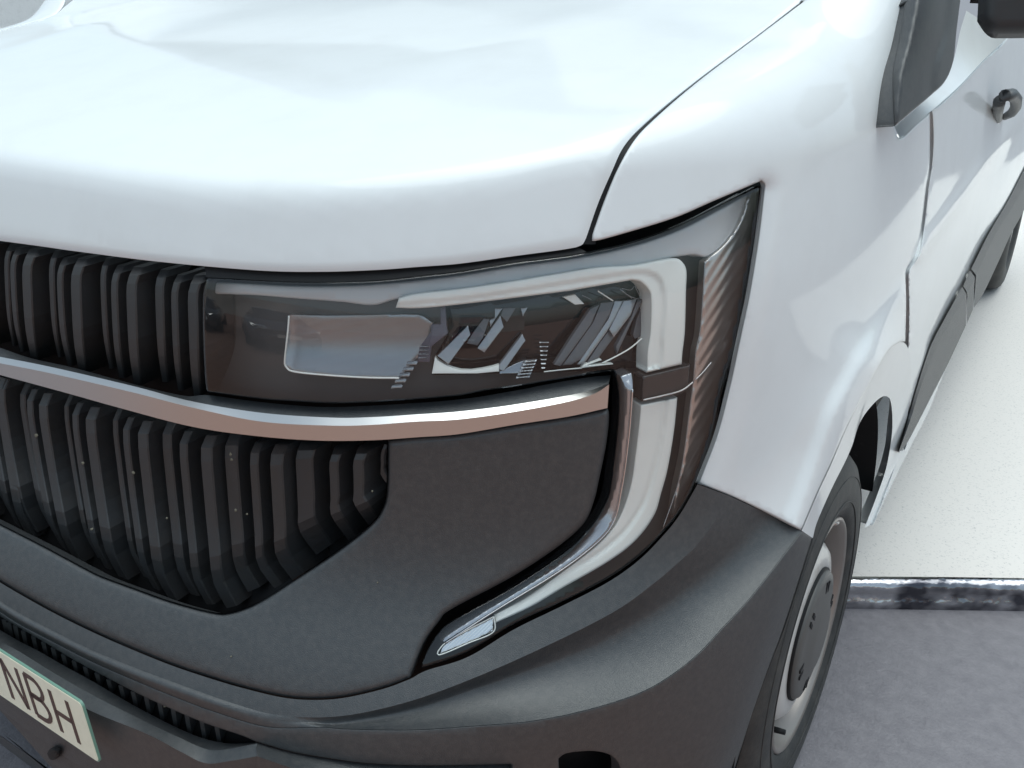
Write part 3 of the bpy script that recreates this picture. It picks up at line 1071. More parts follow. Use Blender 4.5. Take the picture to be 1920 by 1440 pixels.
for i in range(1, len(SL) - 1):
    a = SL[i]
    h = float(np.interp(a[0], slot_bot[:, 0], slot_bot[:, 1])) - a[1]
    q = np.array([(a[0] - 4.2, a[1] - 4), (a[0] + 4.2, a[1] - 1.5), (a[0] + 9.5, a[1] + h + 4), (a[0] + 1.5, a[1] + h + 1)])
    if h < 4:
        continue
    A = surf(q, [-0.002, -0.002, -0.020, -0.020])
    V = list(A) + list(A + [0, 0.03, 0])
    F = [(0, 1, 2, 3), (4, 7, 6, 5), (0, 4, 5, 1), (1, 5, 6, 2), (2, 6, 7, 3), (3, 7, 4, 0)]
    make_obj('slot_bar', V, F, PLASTIC, bumper, smooth=False)
# chin below, right part
loft('lower_chamfer', [(spline('479 1391 546 1410 620 1423 692 1432 800 1436 960 1433', 6), 0.002, True), (spline('482 1418 546 1440 620 1462 692 1476 800 1484 960 1482', 6), 0.03, True), (spline('482 1540 546 1550 692 1570 800 1575 960 1570', 6), 0.02, False)], PLASTIC, bumper, n=50, sub=3)
# chin splitter under the plate at the far left
CH = lambda q: extend_left(q, XC, 0.0, 10, 0.0)
loft('bumper_chin', [(CH('0 1296 60 1339 120 1382 200 1436 300 1496'), 0.000, False), (CH('0 1316 60 1357 120 1398 200 1455 300 1520'), 0.010, True), (CH('0 1366 40 1396 86 1440 130 1478 200 1538'), 0.030, True), (CH('0 1372 40 1402 86 1446 130 1484 200 1544'), 0.0, False)], PLASTIC, bumper, n=50, sub=2, ease=False)
panel('chin_hole', chain('88 1413 93 1405 102 1403 110 1408 110 1417 104 1424 94 1424 88 1413', step=2), BLACK, bumper, off=0.024, thick=0.003, r=0, step=4)
fogb = chain('1040 1418 1060 1407 1112 1400 1140 1406 1160 1420 1172 1445 1172 1500', '1172 1500 1040 1500', '1040 1500 1040 1418', step=8)
panel('fog_recess', fogb, BLACK, bumper, off=-0.05, thick=0, r=0, step=20)

# ---- number plate
PN = np.array([0.0, -1.0, 0.035]); PN /= np.linalg.norm(PN)
PP = np.array([0.26, -0.034, 0.47])


def plate_sf(px, off=0.0):
    off = np.broadcast_to(np.asarray(off, float), (len(px),))
    base = on_plane(px, PP, PN)
    return base + np.outer(off, PN)


pc = on_plane(pts('153 1318 188 1432'), PP, PN)
ptr, pbr = pc[0], pc[1]
ex = np.array([-1.0, 0, 0])
ez = (ptr - pbr); PH = np.linalg.norm(ez); ez = ez / PH
WID = PH * 520 / 110


def plate_pt(u, v, d=0.0):
    """u metres leftwards from the right edge, v metres up from the bottom edge"""
    return pbr + ex * u + ez * v + PN * d


def rounded(u0, u1, v0, v1, rr, n=6):
    out = []
    for cu, cv, a0 in ((u1 - rr, v1 - rr, 0), (u0 + rr, v1 - rr, 90), (u0 + rr, v0 + rr, 180), (u1 - rr, v0 + rr, 270)):
        for k in range(n + 1):
            a = math.radians(a0 + 90 * k / n)
            out.append((cu + rr * math.cos(a), cv + rr * math.sin(a)))
    return out


def plate_solid(name, poly, d0, d1, material, parent, label=None):
    n = len(poly)
    V = [plate_pt(u, v, d1) for u, v in poly] + [plate_pt(u, v, d0) for u, v in poly]
    F = [tuple(range(n)), tuple(range(2 * n - 1, n - 1, -1))] + [(i, n + i, n + (i + 1) % n, (i + 1) % n) for i in range(n)]
    return make_obj(name, V, F, material, parent, smooth=False, label=label)


plate = plate_solid('number_plate', rounded(0, WID, 0, PH, 0.007), -0.003, 0.0, PLATEEDGE, van, 'cream number plate ending in NBH with a thin green edge')
plate_solid('plate_field', rounded(0.0016, WID - 0.0016, 0.0016, PH - 0.0016, 0.006), 0.0, 0.0006, PLATE, plate)


def stroke(name, path, w, parent):
    """flat raised stroke along a path of plate coordinates"""
    path = np.array(path, float)
    T = np.gradient(path, axis=0); T /= np.linalg.norm(T, axis=1, keepdims=True) + 1e-9
    Nn = np.stack([-T[:, 1], T[:, 0]], -1) * w / 2
    L, R_ = path + Nn, path - Nn
    V, F = [], []
    n = len(path)
    for d in (0.0013, 0.0004):
        for a in (L, R_):
            V += [plate_pt(u, v, d) for u, v in a]
    for i in range(n - 1):
        F.append((i, i + 1, n + i + 1, n + i))
        F.append((i, 2 * n + i, 2 * n + i + 1, i + 1))
        F.append((n + i, n + i + 1, 3 * n + i + 1, 3 * n + i))
    F.append((0, n, 3 * n, 2 * n)); F.append((n - 1, 3 * n - 1, 4 * n - 1, 2 * n - 1))
    return make_obj(name, V, F, PLATEINK, parent, smooth=False)


def plate_uv(px):
    p = on_plane(np.array(px, float), PP, PN) - pbr
    return np.stack([p @ ex, p @ ez], -1)


sc = PH / 0.110
h0, h1 = 0.0165 * sc, 0.0935 * sc
sw = 0.0085 * sc


def letter(strokes, u_left, width):
    """strokes in unit letter space, x from left to right, y up"""
    for s in strokes:
        q = [(u_left - x * width, h0 + y * (h1 - h0)) for x, y in s]
        yield q


uvN = plate_uv([(11, 1248), (44, 1319), (104, 1310), (136, 1329)])
uN = uvN[0, 0]
uH = uvN[2, 0]
uHr = uvN[3, 0]
pitch = (uN - uH) / 2
lw = uH - uHr
arc = [(0.45 + 0.45 * math.sin(a), 0.755 + 0.245 * math.cos(a)) for a in np.linspace(0, math.pi, 10)]
arc2 = [(0.45 + 0.55 * math.sin(a), 0.265 + 0.265 * math.cos(a)) for a in np.linspace(0, math.pi, 10)]
LET = [(uN, [[(0, 0), (0, 1)], [(0, 1), (1, 0)], [(1, 0), (1, 1)]]),
       (uN - pitch, [[(0, 0), (0, 1)], [(0, 1)] + arc + [(0, 0.51)], [(0, 0.53)] + arc2 + [(0, 0)]]),
       (uH, [[(0, 0), (0, 1)], [(1, 0), (1, 1)], [(0, 0.5), (1, 0.5)]])]
for nm, (ul, ss) in zip(('letter_n', 'letter_b', 'letter_h'), LET):
    grp = None
    for q in letter(ss, ul, lw):
        o = stroke(nm, q, sw, plate)

# ---- headlight
lens_top = '387 520 438 522.5 510 526.5 586 528.5 660 527.5 724 524 790 516.5 860 508.5 962 492 1040 482 1087 475 1184 453 1267 424 1340 388 1416 350'
lens_out = '1416 350 1424 349 1428 358 1417.5 445 1399 549 1386 620 1378 660 1355 733 1339 811 1306 904 1274 962 1241 1000 1197 1044 1139 1085 1052 1129 964 1170 877 1222 800 1250'
lens_in = '800 1250 790 1250 800 1222 822 1186 853 1160 964 1098 1063 1031 1110 982 1136 938 1143 915 1149 866 1157 790 1158 740 1153 704'
lens_bot = '1153 704 1144 696 1040 712.5 962 725 910 732 860 741.5 780 748.5 724 752 660 755.5 607 755.5 550 752 490 748 391 736'
lens_left = '391 736 385 728 381 668 379 600 380 551 387 520'
lens_poly = chain(lens_top, lens_out, lens_in, lens_bot, lens_left, step=5)
head = panel('headlight', lens_poly, mat('lamp_housing', (0.115, 0.113, 0.112), 0.4), van, off=-0.062, thick=0, r=0, step=16,
             label='clear L-shaped headlight with milky light guides and dark reflectors')


def ring_wall(name, poly, o0, o1, material, parent):
    n = len(poly)
    A = surf(poly, o0); B = surf(poly, o1)
    V = list(A) + list(B)
    F = [(i, (i + 1) % n, n + (i + 1) % n, n + i) for i in range(n)]
    return make_obj(name, V, F, material, parent)


ring_wall('lamp_housing_wall', lens_poly, -0.001, -0.064, BLACK, head)


def lens_off(Q):
    # the cover's edge: front and flank meet in a fine line
    c = spline('1322 486 1318 560 1313 620 1305 660 1300 715 1291 788 1282 855 1270 912 1243 990', 5)
    return -0.0025 * np.clip(dist_to(Q, c, False) / 60, 0, 1) * (Q[:, 0] > 1100)


panel('lens', lens_poly, LENS, head, off=0.0, thick=0.004, r=5, rdepth=0.0035, step=9, offf=lens_off)
line('lens_edge_line', '1322 490 1318 560 1313 620 1305 660 1300 715 1291 788 1282 855 1270 912 1243 990', -0.0035, 0.0006, BEZELG, head)

# outer and upper trims below the lens
panel('upper_trim', chain('392 528 438 530 586 536 724 531 860 516 962 499 1087 482 1184 461 1270 432 1345 394 1405 362', '1405 362 1372 440 1330 480 1300 478 1262 482', '1262 482 1184 499 1118 511 962 532 860 547 748 560 700 572 640 566 560 560 470 553 386 551', '386 551 392 528', step=6), mat('upper_trim_grey', (0.60, 0.62, 0.63), 0.3, metal=0.1), head, off=-0.028, thick=0.02, r=4, rdepth=0.004, step=12)
flank = chain('1405 366 1418 358 1408 445 1390 549 1377 620 1367 662 1345 733 1329 811 1297 900 1262 968', '1262 968 1268 920 1282 855 1291 788 1300 715 1305 660 1313 620 1322 490', '1322 490 1345 470 1380 430 1405 366', step=6)


def flank_off(Q):
    s = (Q[:, 0] * 0.85 + Q[:, 1] * 0.55) / 15.0
    return 0.0010 * np.abs((s % 1.0) - 0.5) * 2


panel('side_reflector', flank, mat('flank_reflector', (0.55, 0.52, 0.50), 0.30, metal=0.9), head, off=-0.024, thick=0.01, r=0, step=4.0, offf=flank_off)

gu = chain('742 577 748 558', '748 558 780 549.5 862 540.5 962 526 1040 513 1118 500.5 1184 497 1240 487', '1240 487 1266 484 1279 491 1287 508 1286 549 1284 620 1279.6 660 1278 683', '1278 683 1212 699', '1212 699 1213 660 1218.5 620 1219.6 560 1213 541 1199 528 1184 525', '1184 525 1150 531 1080 543 1066 545.5 936 562 832 574 780 578 742 577', step=4)


def gu_off(Q):
    c = spline('742 568 862 557 962 543 1118 518 1190 508 1228 513 1245 540 1246 600 1240 690', 5)
    o = inside(Q, np.vstack([c, [[1100, 700], [740, 700]]]))
    d = dist_to(Q, c, False)
    return np.where(o, -0.004 * np.clip(d / 4, 0, 1), 0)


panel('light_guide', gu, GUIDE, head, off=-0.018, thick=0.022, r=3.5, rdepth=0.004, step=5, offf=gu_off)
gl_ = chain('1200.5 758.5 1270 745', '1270 745 1263.5 809 1252 878 1240 923 1226 967 1191 1014 1139 1054 1052 1104 993 1139 929 1168', '929 1168 927 1153', '927 1153 993 1116 1081 1052 1133 1008 1162 967 1181 912 1190 855 1198 788 1200.5 758.5', step=4)


def gl_off(Q):
    c = spline('1248 750 1240 812 1229 870 1216 918 1200 955 1168 1000 1120 1040 1040 1088 930 1158', 5)
    return -0.004 * np.exp(-(dist_to(Q, c, False) / 4) ** 2)


panel('light_guide', gl_, GUIDE, head, off=-0.018, thick=0.022, r=3.5, rdepth=0.004, step=5, offf=gl_off)
panel('crossbar', chain('1205 706 1280 688 1294 683', '1294 683 1292 728', '1292 728 1272 739 1203 752', '1203 752 1205 706', step=5), BEZEL, head, off=-0.016, thick=0.02, r=2.5, step=8)
line('crossbar_strip', '1206 750 1240 742.5 1278 732 1301 715', -0.012, 0.0011, SATIN, head, 5)
line('crossbar_strip', '1303 713 1318 698 1334 679', -0.012, 0.0009, SATIN, head, 5)
# bright trim running down the inner edge of the hook
trim = chain('1164 706 1184 699', '1184 699 1186 730 1180 800 1172 870 1164 920 1152 972 1125 1011 1052 1068 930 1142 833 1203', '833 1203 826 1200 824 1188', '824 1188 856 1162 965 1100 1066 1033 1113 985 1139 940 1150 880 1160 800 1164 706', step=4)


TRIM_OUT = spline('1186 730 1181 800 1173 870 1165 920 1153 972 1126 1011 1052 1069 930 1144 834 1206', 6)


def trim_off(Q):
    c = spline('1174 704 1170 800 1160 880 1148 948 1118 998 1058 1050 945 1122 828 1196', 5)
    return -0.011 * np.clip(dist_to(Q, TRIM_OUT, False) / 24, 0, 1)


panel('inner_trim', trim, mat('trim_satin', (0.50, 0.52, 0.55), 0.2, metal=0.9), head, off=-0.010, thick=0.02, r=0, step=5, offf=trim_off)
line('trim_line', '1186 730 1181 800 1173 870 1165 920 1153 972 1126 1011 1052 1069 930 1144 834 1206', -0.009, 0.0010, CHROME, head, 6)
refl = chain('926 1157 925 1184', '925 1184 880 1204 824 1227', '824 1227 833 1209 870 1186 926 1157', step=4)


def hatch_off(Q):
    return 0.0012 * (np.abs(((Q[:, 0] + Q[:, 1]) / 7.0) % 1 - 0.5) + np.abs(((Q[:, 0] - Q[:, 1]) / 7.0) % 1 - 0.5))


panel('corner_reflector', refl, CHROME, head, off=-0.018, thick=0.01, r=1, step=1.8, offf=hatch_off)
line('reflector_rim', '926 1156 925 1185 880 1205 823 1228 832 1208 870 1185 926 1156', -0.016, 0.0008, GUIDE, head, 4)

# beam chamber
box_poly = chain('836 576 936 564 1066 548 1150 534 1189 527', '1189 527 1206 536 1216 557 1217 620 1211 687', '1211 687 1130 694 1020 698 810 703', '810 703 813 672 838 626 836 576', step=6)
panel('beam_chamber', box_poly, GLOSSBLACK, head, off=-0.055, thick=0.0, r=0, step=12)


def blade(s, o0, o1, material=SMOKE, th=0.006, name='reflector_blade'):
    q = pts(s)
    y0, y1 = q[:, 1].min(), q[:, 1].max()
    poly = chain(*[np.vstack([q[i], q[(i + 1) % len(q)]]) for i in range(len(q))], step=5)
    panel(name, poly, material, head, off=0.0, thick=th, r=1.0, rdepth=0.0006, step=9, offf=lambda Q: o0 + (o1 - o0) * (Q[:, 1] - y0) / (y1 - y0 + 1e-6))


Z3 = lambda s: ' '.join(f'{780 + a / 8.727:.1f} {540 + b / 8.727:.1f}' for a, b in pts(s))
Z4 = lambda s: ' '.join(f'{980 + a / 7.023:.1f} {500 + b / 7.023:.1f}' for a, b in pts(s))
BLADE = mat('blade_grey', (0.32, 0.34, 0.36), 0.16, metal=0.5, spec=0.5)
BLADED = mat('blade_dark', (0.11, 0.115, 0.125), 0.14, spec=0.5)
blade(Z3('850 615 890 765 530 1250 350 1110'), -0.045, -0.030, BLADE)
blade(Z3('1110 500 1200 515 1095 820 1005 940 830 905 930 740'), -0.046, -0.038, BLADED)
blade(Z3('1380 455 1435 640 1120 1055 1005 985'), -0.044, -0.034, BLADE)
blade(Z3('1430 325 1635 325 1490 560 1390 450'), -0.048, -0.044, BLADED)
blade(Z3('1290 335 1415 335 1215 640 1205 530 1290 490'), -0.049, -0.045, BLADE)
blade(Z3('1740 755 1790 860 1440 1355 1365 1330 1365 1250'), -0.045, -0.030, BLADE)
blade(Z3('1715 330 1825 320 1750 465'), -0.049, -0.046, BLADE)
blade(Z4('890 560 1010 500 900 760 500 1310 410 1290 640 930'), -0.045, -0.028, BLADED)
blade(Z4('1030 480 1205 460 1140 640 800 1200 640 1290 520 1300 930 730'), -0.047, -0.031, BLADED)
blade(Z4('1215 455 1320 450 1240 640 1100 870 800 1285 720 1290 1130 690'), -0.046, -0.031, BLADE)
blade(Z4('1330 450 1500 425 1420 640 1200 930 1140 830'), -0.045, -0.036, BLADE)
blade(Z4('1140 830 1200 930 1000 1200 830 1290 1000 1020'), -0.043, -0.032, BLADED)
blade(Z4('1520 425 1590 430 1440 720 1240 1150 1230 1050 1420 690'), -0.045, -0.033, BLADED)
blade(Z4('1590 470 1590 900 1480 950 1450 900 1500 690'), -0.049, -0.044, BLADED)
# bright scalloped bowls at the foot, and ledges
blade(Z3('310 1130 370 1190 470 1250 600 1310 740 1345 900 1350 1080 1325 1250 1290 1360 1255 1360 1365 1000 1400 260 1400'), -0.036, -0.030, GUIDE, name='bowl_rim')
blade(Z3('1370 1365 1640 1230 1810 1170 1720 1400 1370 1405'), -0.036, -0.030, SMOKE, name='bowl_rim')
blade(Z4('775 1330 830 1285 1030 1215 1040 1230 850 1300 1190 1275 1190 1285 780 1335'), -0.030, -0.028, GUIDE, name='bowl_rim')
line('bowl_edge', Z4('1040 1275 1250 1170 1420 1070 1570 945'), -0.030, 0.0009, GUIDE, head, 4)
line('bowl_edge', Z4('280 1385 560 1355 780 1335'), -0.030, 0.0008, GUIDE, head, 4)
blade(Z4('535 400 690 365 810 490 690 500'), -0.044, -0.042, GUIDE, name='bowl_rim')
line('bowl_edge', Z4('990 320 1190 450'), -0.040, 0.0008, GUIDE, head, 4)
line('bowl_edge', Z4('780 375 910 440'), -0.040, 0.0005, SMOKE, head, 4)
line('bowl_edge', Z4('1280 300 1420 395 1540 410 1480 255'), -0.040, 0.0006, SMOKE, head, 4)
line('bowl_edge', Z4('1440 420 1290 290 1420 310 1470 255'), -0.041, 0.0005, SMOKE, head, 4)
for i in range(6):        # stepped ribs between the two beams
    a = 1180 + i * 42
    blade(Z4(f'{30 - i * 22} {a + 60} {190 - i * 18} {a + 45} {178 - i * 18} {a + 70} {20 - i * 22} {a + 85}'), -0.030, -0.028, BEZELG, 0.004, 'stepped_rib')
for i in range(7):
    a = 990 + i * 56
    blade(Z4(f'{222 + i * 4} {a} {345 - i * 8} {a} {340 - i * 8} {a + 14} {225 + i * 4} {a + 14}'), -0.036, -0.035, BEZELG, 0.003, 'stepped_rib')
# pillar between low beam bowl and chamber with its steps
blade(Z3('400 340 480 300 500 620 520 740 250 960 220 1210 20 1210 60 960 240 720 250 600 400 590'), -0.040, -0.030, mat('pillar_plastic', (0.10, 0.095, 0.125), 0.3, spec=0.5), name='chamber_pillar')
for i in range(4):
    y = 950 + i * 62
    blade(Z3(f'{60 - i * 10} {y} {225 - i * 6} {y} {222 - i * 6} {y + 10} {58 - i * 10} {y + 10}'), -0.029, -0.028, BEZELG, 0.003, 'stepped_rib')
for i in range(5):
    y = 640 + 60 * i
    blade(f'{766 - i * 7 - 3} {679 + i * 11} {783 - i * 7} {678 + i * 11} {781 - i * 7} {684 + i * 11} {764 - i * 7 - 3} {685 + i * 11}', -0.026, -0.025, BEZELG, 0.004, 'stepped_rib')

# low beam bowl on the inner side: concave mirror with a fluted clear pane before it
bowl = chain('542 590 610 592 690 591 780 590 812 606', '812 606 806 640 790 665 772 680 750 709', '750 709 690 708 620 704 552 697', '552 697 537 688 533 680 540 620 542 590', step=5)


def bowl_off(Q):
    u = (Q[:, 0] - 690) / 150; v = (Q[:, 1] - 650) / 60
    return -0.030 * (1 - 0.55 * u * u - 0.35 * (v - 0.15) ** 2) + 0.010 * v


panel('low_beam_bowl', bowl, mat('bowl_metal', (0.48, 0.49, 0.50), 0.30, metal=0.85), head, off=-0.030, thick=0.01, r=0, step=6, offf=bowl_off)


def flute(Q):
    return 0.0006 * np.sin((Q[:, 0] * 0.25 + Q[:, 1]) / 2.6)


panel('fluted_pane', bowl, INNERLENS, head, off=-0.022, thick=0.003, r=1, step=3.5, offf=flute)
line('pane_edge', '542 592 540 620 534 676 537 688 552 697 620 704 690 708 748 709', -0.021, 0.0011, GUIDE, head, 5)

# small black filler standing in for shade between wing, bonnet and lens
loft('lamp_gap_shade', [(hood_front[hood_front[:, 0] > 380], -0.010, False), (spline(lens_top, 5)[:int(len(spline(lens_top, 5)) * 0.68)], -0.004, False)], BLACK, van, n=60, sub=2, ease=False)

# ---- wheel
WX, WY, WZ = 0.985, 0.921, 0.345


def make_wheel(cx, cy, detailed=True):
    w = bpy.data.objects.new('wheel', None)
    COL.objects.link(w)
    w.parent = van
    tyre = [(0.214, -0.012), (0.222, 0.004), (0.240, 0.010), (0.270, 0.013), (0.300, 0.009), (0.322, 0.000), (0.334, -0.012), (0.342, -0.030), (0.346, -0.055),
            (0.346, -0.075), (0.340, -0.078), (0.340, -0.086), (0.346, -0.089), (0.347, -0.130), (0.341, -0.133), (0.341, -0.141), (0.347, -0.144), (0.344, -0.19), (0.330, -0.215), (0.27, -0.225), (0.215, -0.20)]
    lathe_x('tyre', tyre, cx, cy, WZ, RUBBER, w, 120)
    if not detailed:
        lathe_x('rim', [(0.214, -0.01), (0.20, -0.04), (0.1, -0.05), (0.0, -0.05)], cx, cy, WZ, RIMW, w, 48)
        return w
    for rr, dx in ((0.296, 0.0095), (0.250, 0.0115)):
        th = np.linspace(0, 2 * math.pi, 120)
        tube3('sidewall_rib', np.stack([np.full(120, cx + dx), cy + rr * np.cos(th), WZ + rr * np.sin(th)], -1), 0.0016, RUBBER, w, 6)
    rim = lathe_x('rim', [(0.219, -0.012), (0.219, 0.002), (0.215, 0.005), (0.209, 0.001), (0.205, -0.010), (0.198, -0.030), (0.192, -0.060), (0.184, -0.085), (0.180, -0.088)], cx, cy, WZ, mat('rim_barrel', (0.30, 0.27, 0.25), 0.38, metal=0.6), w, 120)
    disc = lathe_x('wheel_disc', [(0.184, -0.086), (0.179, -0.060), (0.174, -0.036), (0.166, -0.018), (0.154, -0.007), (0.140, -0.003), (0.118, -0.003), (0.0, -0.012)], cx, cy, WZ, RIMW, rim, 120)
    cap = lathe_x('hub_cap', [(0.119, -0.006), (0.120, 0.003), (0.116, 0.008), (0.100, 0.011), (0.078, 0.013), (0.060, 0.019), (0.034, 0.021), (0.0, 0.021)], cx, cy, WZ, CAPG, w, 80)
    lathe_x('cap_seam', [(0.124, -0.006), (0.124, 0.001), (0.120, 0.002)], cx, cy, WZ, BLACK, cap, 80)
    for k in range(10):
        a = 2 * math.pi * k / 10 + 0.2
        er = np.array([0, math.cos(a), math.sin(a)]); ax = np.array([1.0, 0, 0])
        e1 = np.array([0, -math.sin(a), math.cos(a)]); e2 = er * -0.42 + ax * 0.91; nr = er * 0.91 + ax * 0.42
        c = np.array([cx - 0.026, cy, WZ]) + er * 0.1705 + nr * 0.0012
        V = [c + e1 * 0.012 * math.cos(t) + e2 * 0.008 * math.sin(t) for t in np.linspace(0, 2 * math.pi, 16, endpoint=False)]
        make_obj('vent_hole', V + [v - nr * 0.006 for v in V], [tuple(range(16))] + [(i, 16 + i, 16 + (i + 1) % 16, (i + 1) % 16) for i in range(16)], BLACK, rim, smooth=False)
    for k in range(6):
        a = 2 * math.pi * k / 6 + 0.15
        for da in (-0.09, 0.09):
            c = np.array([cx + 0.0118, cy + 0.092 * math.cos(a + da), WZ + 0.092 * math.sin(a + da)])
            er = np.array([0, math.cos(a), math.sin(a)]); et = np.array([0, -math.sin(a), math.cos(a)])
            q = [c + er * u_ + et * v_ + np.array([0.0012, 0, 0]) for u_, v_ in ((-0.010, -0.004), (0.010, -0.004), (0.010, 0.004), (-0.010, 0.004))]
            make_obj('cap_slot', q + [p - np.array([0.004, 0, 0]) for p in q], [(0, 1, 2, 3), (0, 4, 5, 1), (1, 5, 6, 2), (2, 6, 7, 3), (3, 7, 4, 0)], BLACK, cap, smooth=False)
    a = math.radians(-128)
    c = np.array([cx - 0.03, cy + 0.184 * math.cos(a), WZ + 0.184 * math.sin(a)])
    tube3('tyre_valve', [c, c + [0.02, 0.0, 0.004], c + [0.034, 0.0, 0.006]], [0.006, 0.0055, 0.005], BLACK, rim, 8)
    a = math.radians(62)
    c = np.array([cx - 0.004, cy + 0.207 * math.cos(a), WZ + 0.207 * math.sin(a)])
    tube3('balance_weight', [c + [0, 0.012, -0.006], c, c + [0, -0.012, 0.006]], 0.006, SATIN, rim, 8)
    return w


make_wheel(WX, WY)
make_wheel(0.975, 4.46, False)


# arch liner: a dark half barrel over the wheel
def liner():
    V, F = [], []
    n = 40
    for k in range(n):
        a = math.radians(6 + 205 * k / (n - 1))
        for x in (0.985, 0.72, 0.68):
            rr = 0.42 if x > 0.7 else 0.0
            V.append((x, WY + 0.02 + rr * math.cos(a) * 1.02, 0.37 + rr * math.sin(a)))
    for k in range(n - 1):
        for j in range(2):
            F.append((k * 3 + j, k * 3 + j + 1, (k + 1) * 3 + j + 1, (k + 1) * 3 + j))
    make_obj('arch_liner', V, F, LINER, van)


liner()
box('underbody', (-0.85, 1.45, 0.36), (0.88, 5.0, 0.60), BLACK, van)
box('front_underbody', (-0.66, 0.25, 0.30), (0.66, 1.45, 0.60), BLACK, van)

# ---- dried insects and dust stuck to the nose
FLECK = mat('dried_insect', (0.17, 0.16, 0.12), 0.9)
rg = random.Random(7)
for px_, py_, r_ in ((432, 852, 5), (434, 862, 4), (68, 817, 5), (155, 868, 4), (250, 886, 4), (442, 957, 4), (463, 964, 3), (313, 971, 3), (172, 992, 4), (433, 1231, 3), (266, 1285, 4), (451, 1360, 4), (309, 1324, 3), (698, 921, 2.5), (708, 1092, 2.5), (1100, 1285, 2)):
    q = np.array([(px_ + r_ * rg.uniform(0.4, 1.0) * math.cos(t), py_ + r_ * rg.uniform(0.4, 1.0) * math.sin(t)) for t in np.linspace(0, 6.283, 8, endpoint=False)])
    A = surf(q, 0.0012 if px_ > 480 or py_ > 1200 else -0.002)
    c = A.mean(0) - grad(A.mean(0)[None])[0] * -0.002
    make_obj('fleck', list(A) + [c], [(i, (i + 1) % 8, 8) for i in range(8)], FLECK, grille if py_ < 1150 and px_ < 480 else bumper)

# ---- the far half of the nose: joined where one piece runs across, copied where there are two
def join_mirror(o):
    me = o.data
    V = np.array([v.co[:] for v in me.vertices])
    F = [tuple(p.vertices) for p in me.polygons]
    sm_ = [p.use_smooth for p in me.polygons]
    n = len(V)
    new = bpy.data.meshes.new(me.name)
    new.from_pydata([tuple(v) for v in V] + [(2 * XC - v[0], v[1], v[2]) for v in V], [], F + [tuple(i + n for i in f[::-1]) for f in F])
    new.polygons.foreach_set('use_smooth', sm_ + sm_)
    for m_ in me.materials:
        new.materials.append(m_)
    sharp = {tuple(sorted(e.vertices)) for e in me.edges if e.use_edge_sharp}
    for e in new.edges:
        a_, b_ = sorted(e.vertices)
        if (a_, b_) in sharp or (a_ - n, b_ - n) in sharp:
            e.use_edge_sharp = True
    o.data = new


def copy_mirror(o, parent):
    me = o.data.copy()
    for v in me.vertices:
        v.co.x = 2 * XC - v.co.x
    me.flip_normals()
    c = bpy.data.objects.new(o.name.split('.')[0], me)
    COL.objects.link(c)
    c.parent = parent
    return c


for o in list(van.children):
    if o.name in ('chrome_bar', 'bar_ledge', 'grille', 'grille_surround', 'bumper', 'inner_shell'):
        join_mirror(o)
for o in list(grille.children) + list(bumper.children):
    nm = o.name.split('.')[0]
    if nm in ('slat', 'slot_bar') and min(v.co.x for v in o.data.vertices) < XC + 0.004:
        continue
    if nm in ('slat', 'slot_bar', 'lower_chamfer', 'bumper_arch_lip', 'fog_recess', 'chin_hole'):
        copy_mirror(o, o.parent)
    elif nm != 'fleck':
        join_mirror(o)
far_head = copy_mirror(head, van)
far_head['label'] = 'the other headlight, on the far side of the grille'
for o in list(head.children):
    copy_mirror(o, far_head)


# ---- cab and load body above the waist, out of the picture
def sheet3(name, rows, material, sharp_rows=False):
    R_, n = len(rows), len(rows[0])
    V = [p for r_ in rows for p in r_]
    F = [(i * n + j, i * n + j + 1, (i + 1) * n + j + 1, (i + 1) * n + j) for i in range(R_ - 1) for j in range(n - 1)]
    return make_obj(name, V, F, material, van, smooth=not sharp_rows)


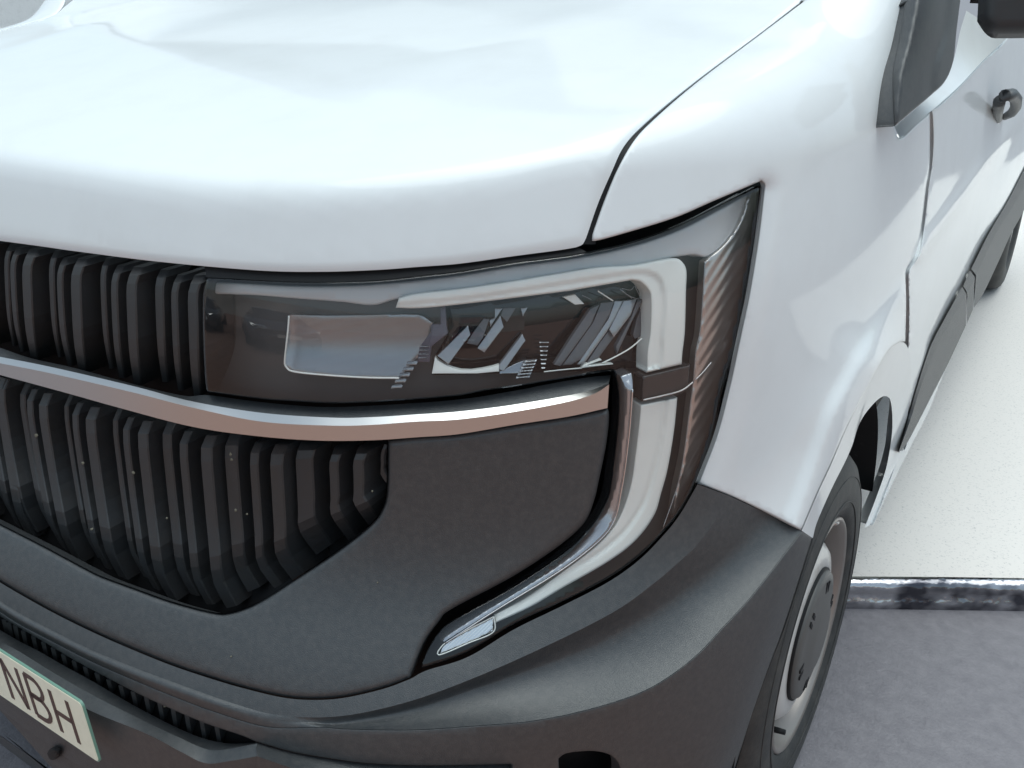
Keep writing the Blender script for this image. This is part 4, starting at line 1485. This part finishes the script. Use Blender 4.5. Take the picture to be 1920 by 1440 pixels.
CABGLASS = mat('cab_glass', (0.018, 0.022, 0.024), 0.03, spec=0.6)
xs = np.linspace(2 * XC - 0.84, 0.84, 15)
def hood_z(x, y):
    lo, hi = 1.0, 1.8
    for _ in range(40):
        mid = (lo + hi) / 2
        if body(np.array([[x, y, mid]]))[0] > 0:
            hi = mid
        else:
            lo = mid
    return lo


edge = [(x, 1.168, hood_z(max(x, 2 * XC - x), 1.15)) for x in xs]
sheet3('scuttle', [[(x, y, z - 0.012) for x, y, z in edge], [(x, y + 0.09 - 0.05 * (x - XC) ** 2, z + 0.035) for x, y, z in edge]], PLASTIC)
sheet3('windscreen', [[(XC + (x - XC) * (1 - 0.07 * t), (y + 0.09 - 0.05 * (x - XC) ** 2) + 0.70 * t, (z + 0.035) * (1 - t) + 2.285 * t) for x, y, z in edge] for t in np.linspace(0, 1, 6)], CABGLASS)
MX = lambda sx, x: x if sx > 0 else 2 * XC - x
for sx in (-1, 1):
    sheet3('windscreen_pillar', [[(MX(sx, xx - 0.065 * t), yy + 0.72 * t, zz + 0.83 * t) for xx, yy, zz in ((0.835, 1.045, 1.445), (0.88, 1.05, 1.455), (0.915, 1.10, 1.46), (0.925, 1.20, 1.46))] for t in np.linspace(0, 1, 6)], WHITE)
    sheet3('door_glass', [[(MX(sx, 0.935 - 0.06 * t), 1.24 + 0.70 * t * 0.9 * (1 - k_) + 0.98 * k_, 1.45 + 0.60 * t) for k_ in np.linspace(0, 1, 5)] for t in np.linspace(0, 1, 5)], CABGLASS)
    sheet3('load_side', [[(MX(sx, 0.985 - 0.05 * max(0, z - 1.1)), y, z) for y in np.linspace(2.24, 5.5, 6)] for z in np.linspace(1.46, 2.32, 5)], WHITE)
    sheet3('roof_rail', [[(MX(sx, 0.875), 1.94, 2.06), (MX(sx, 0.905), 2.3, 2.06)], [(MX(sx, 0.78), 1.94, 2.285), (MX(sx, 0.85), 2.3, 2.34)]], WHITE)
sheet3('roof', [[(x, y, 2.285 + 0.07 * min(1, (y - 1.94) / 0.4) + 0.02 * (1 - (x - XC) ** 2)) for x in np.linspace(2 * XC - 0.93, 0.93, 9)] for y in (1.94, 2.3, 3.5, 5.5)], WHITE)
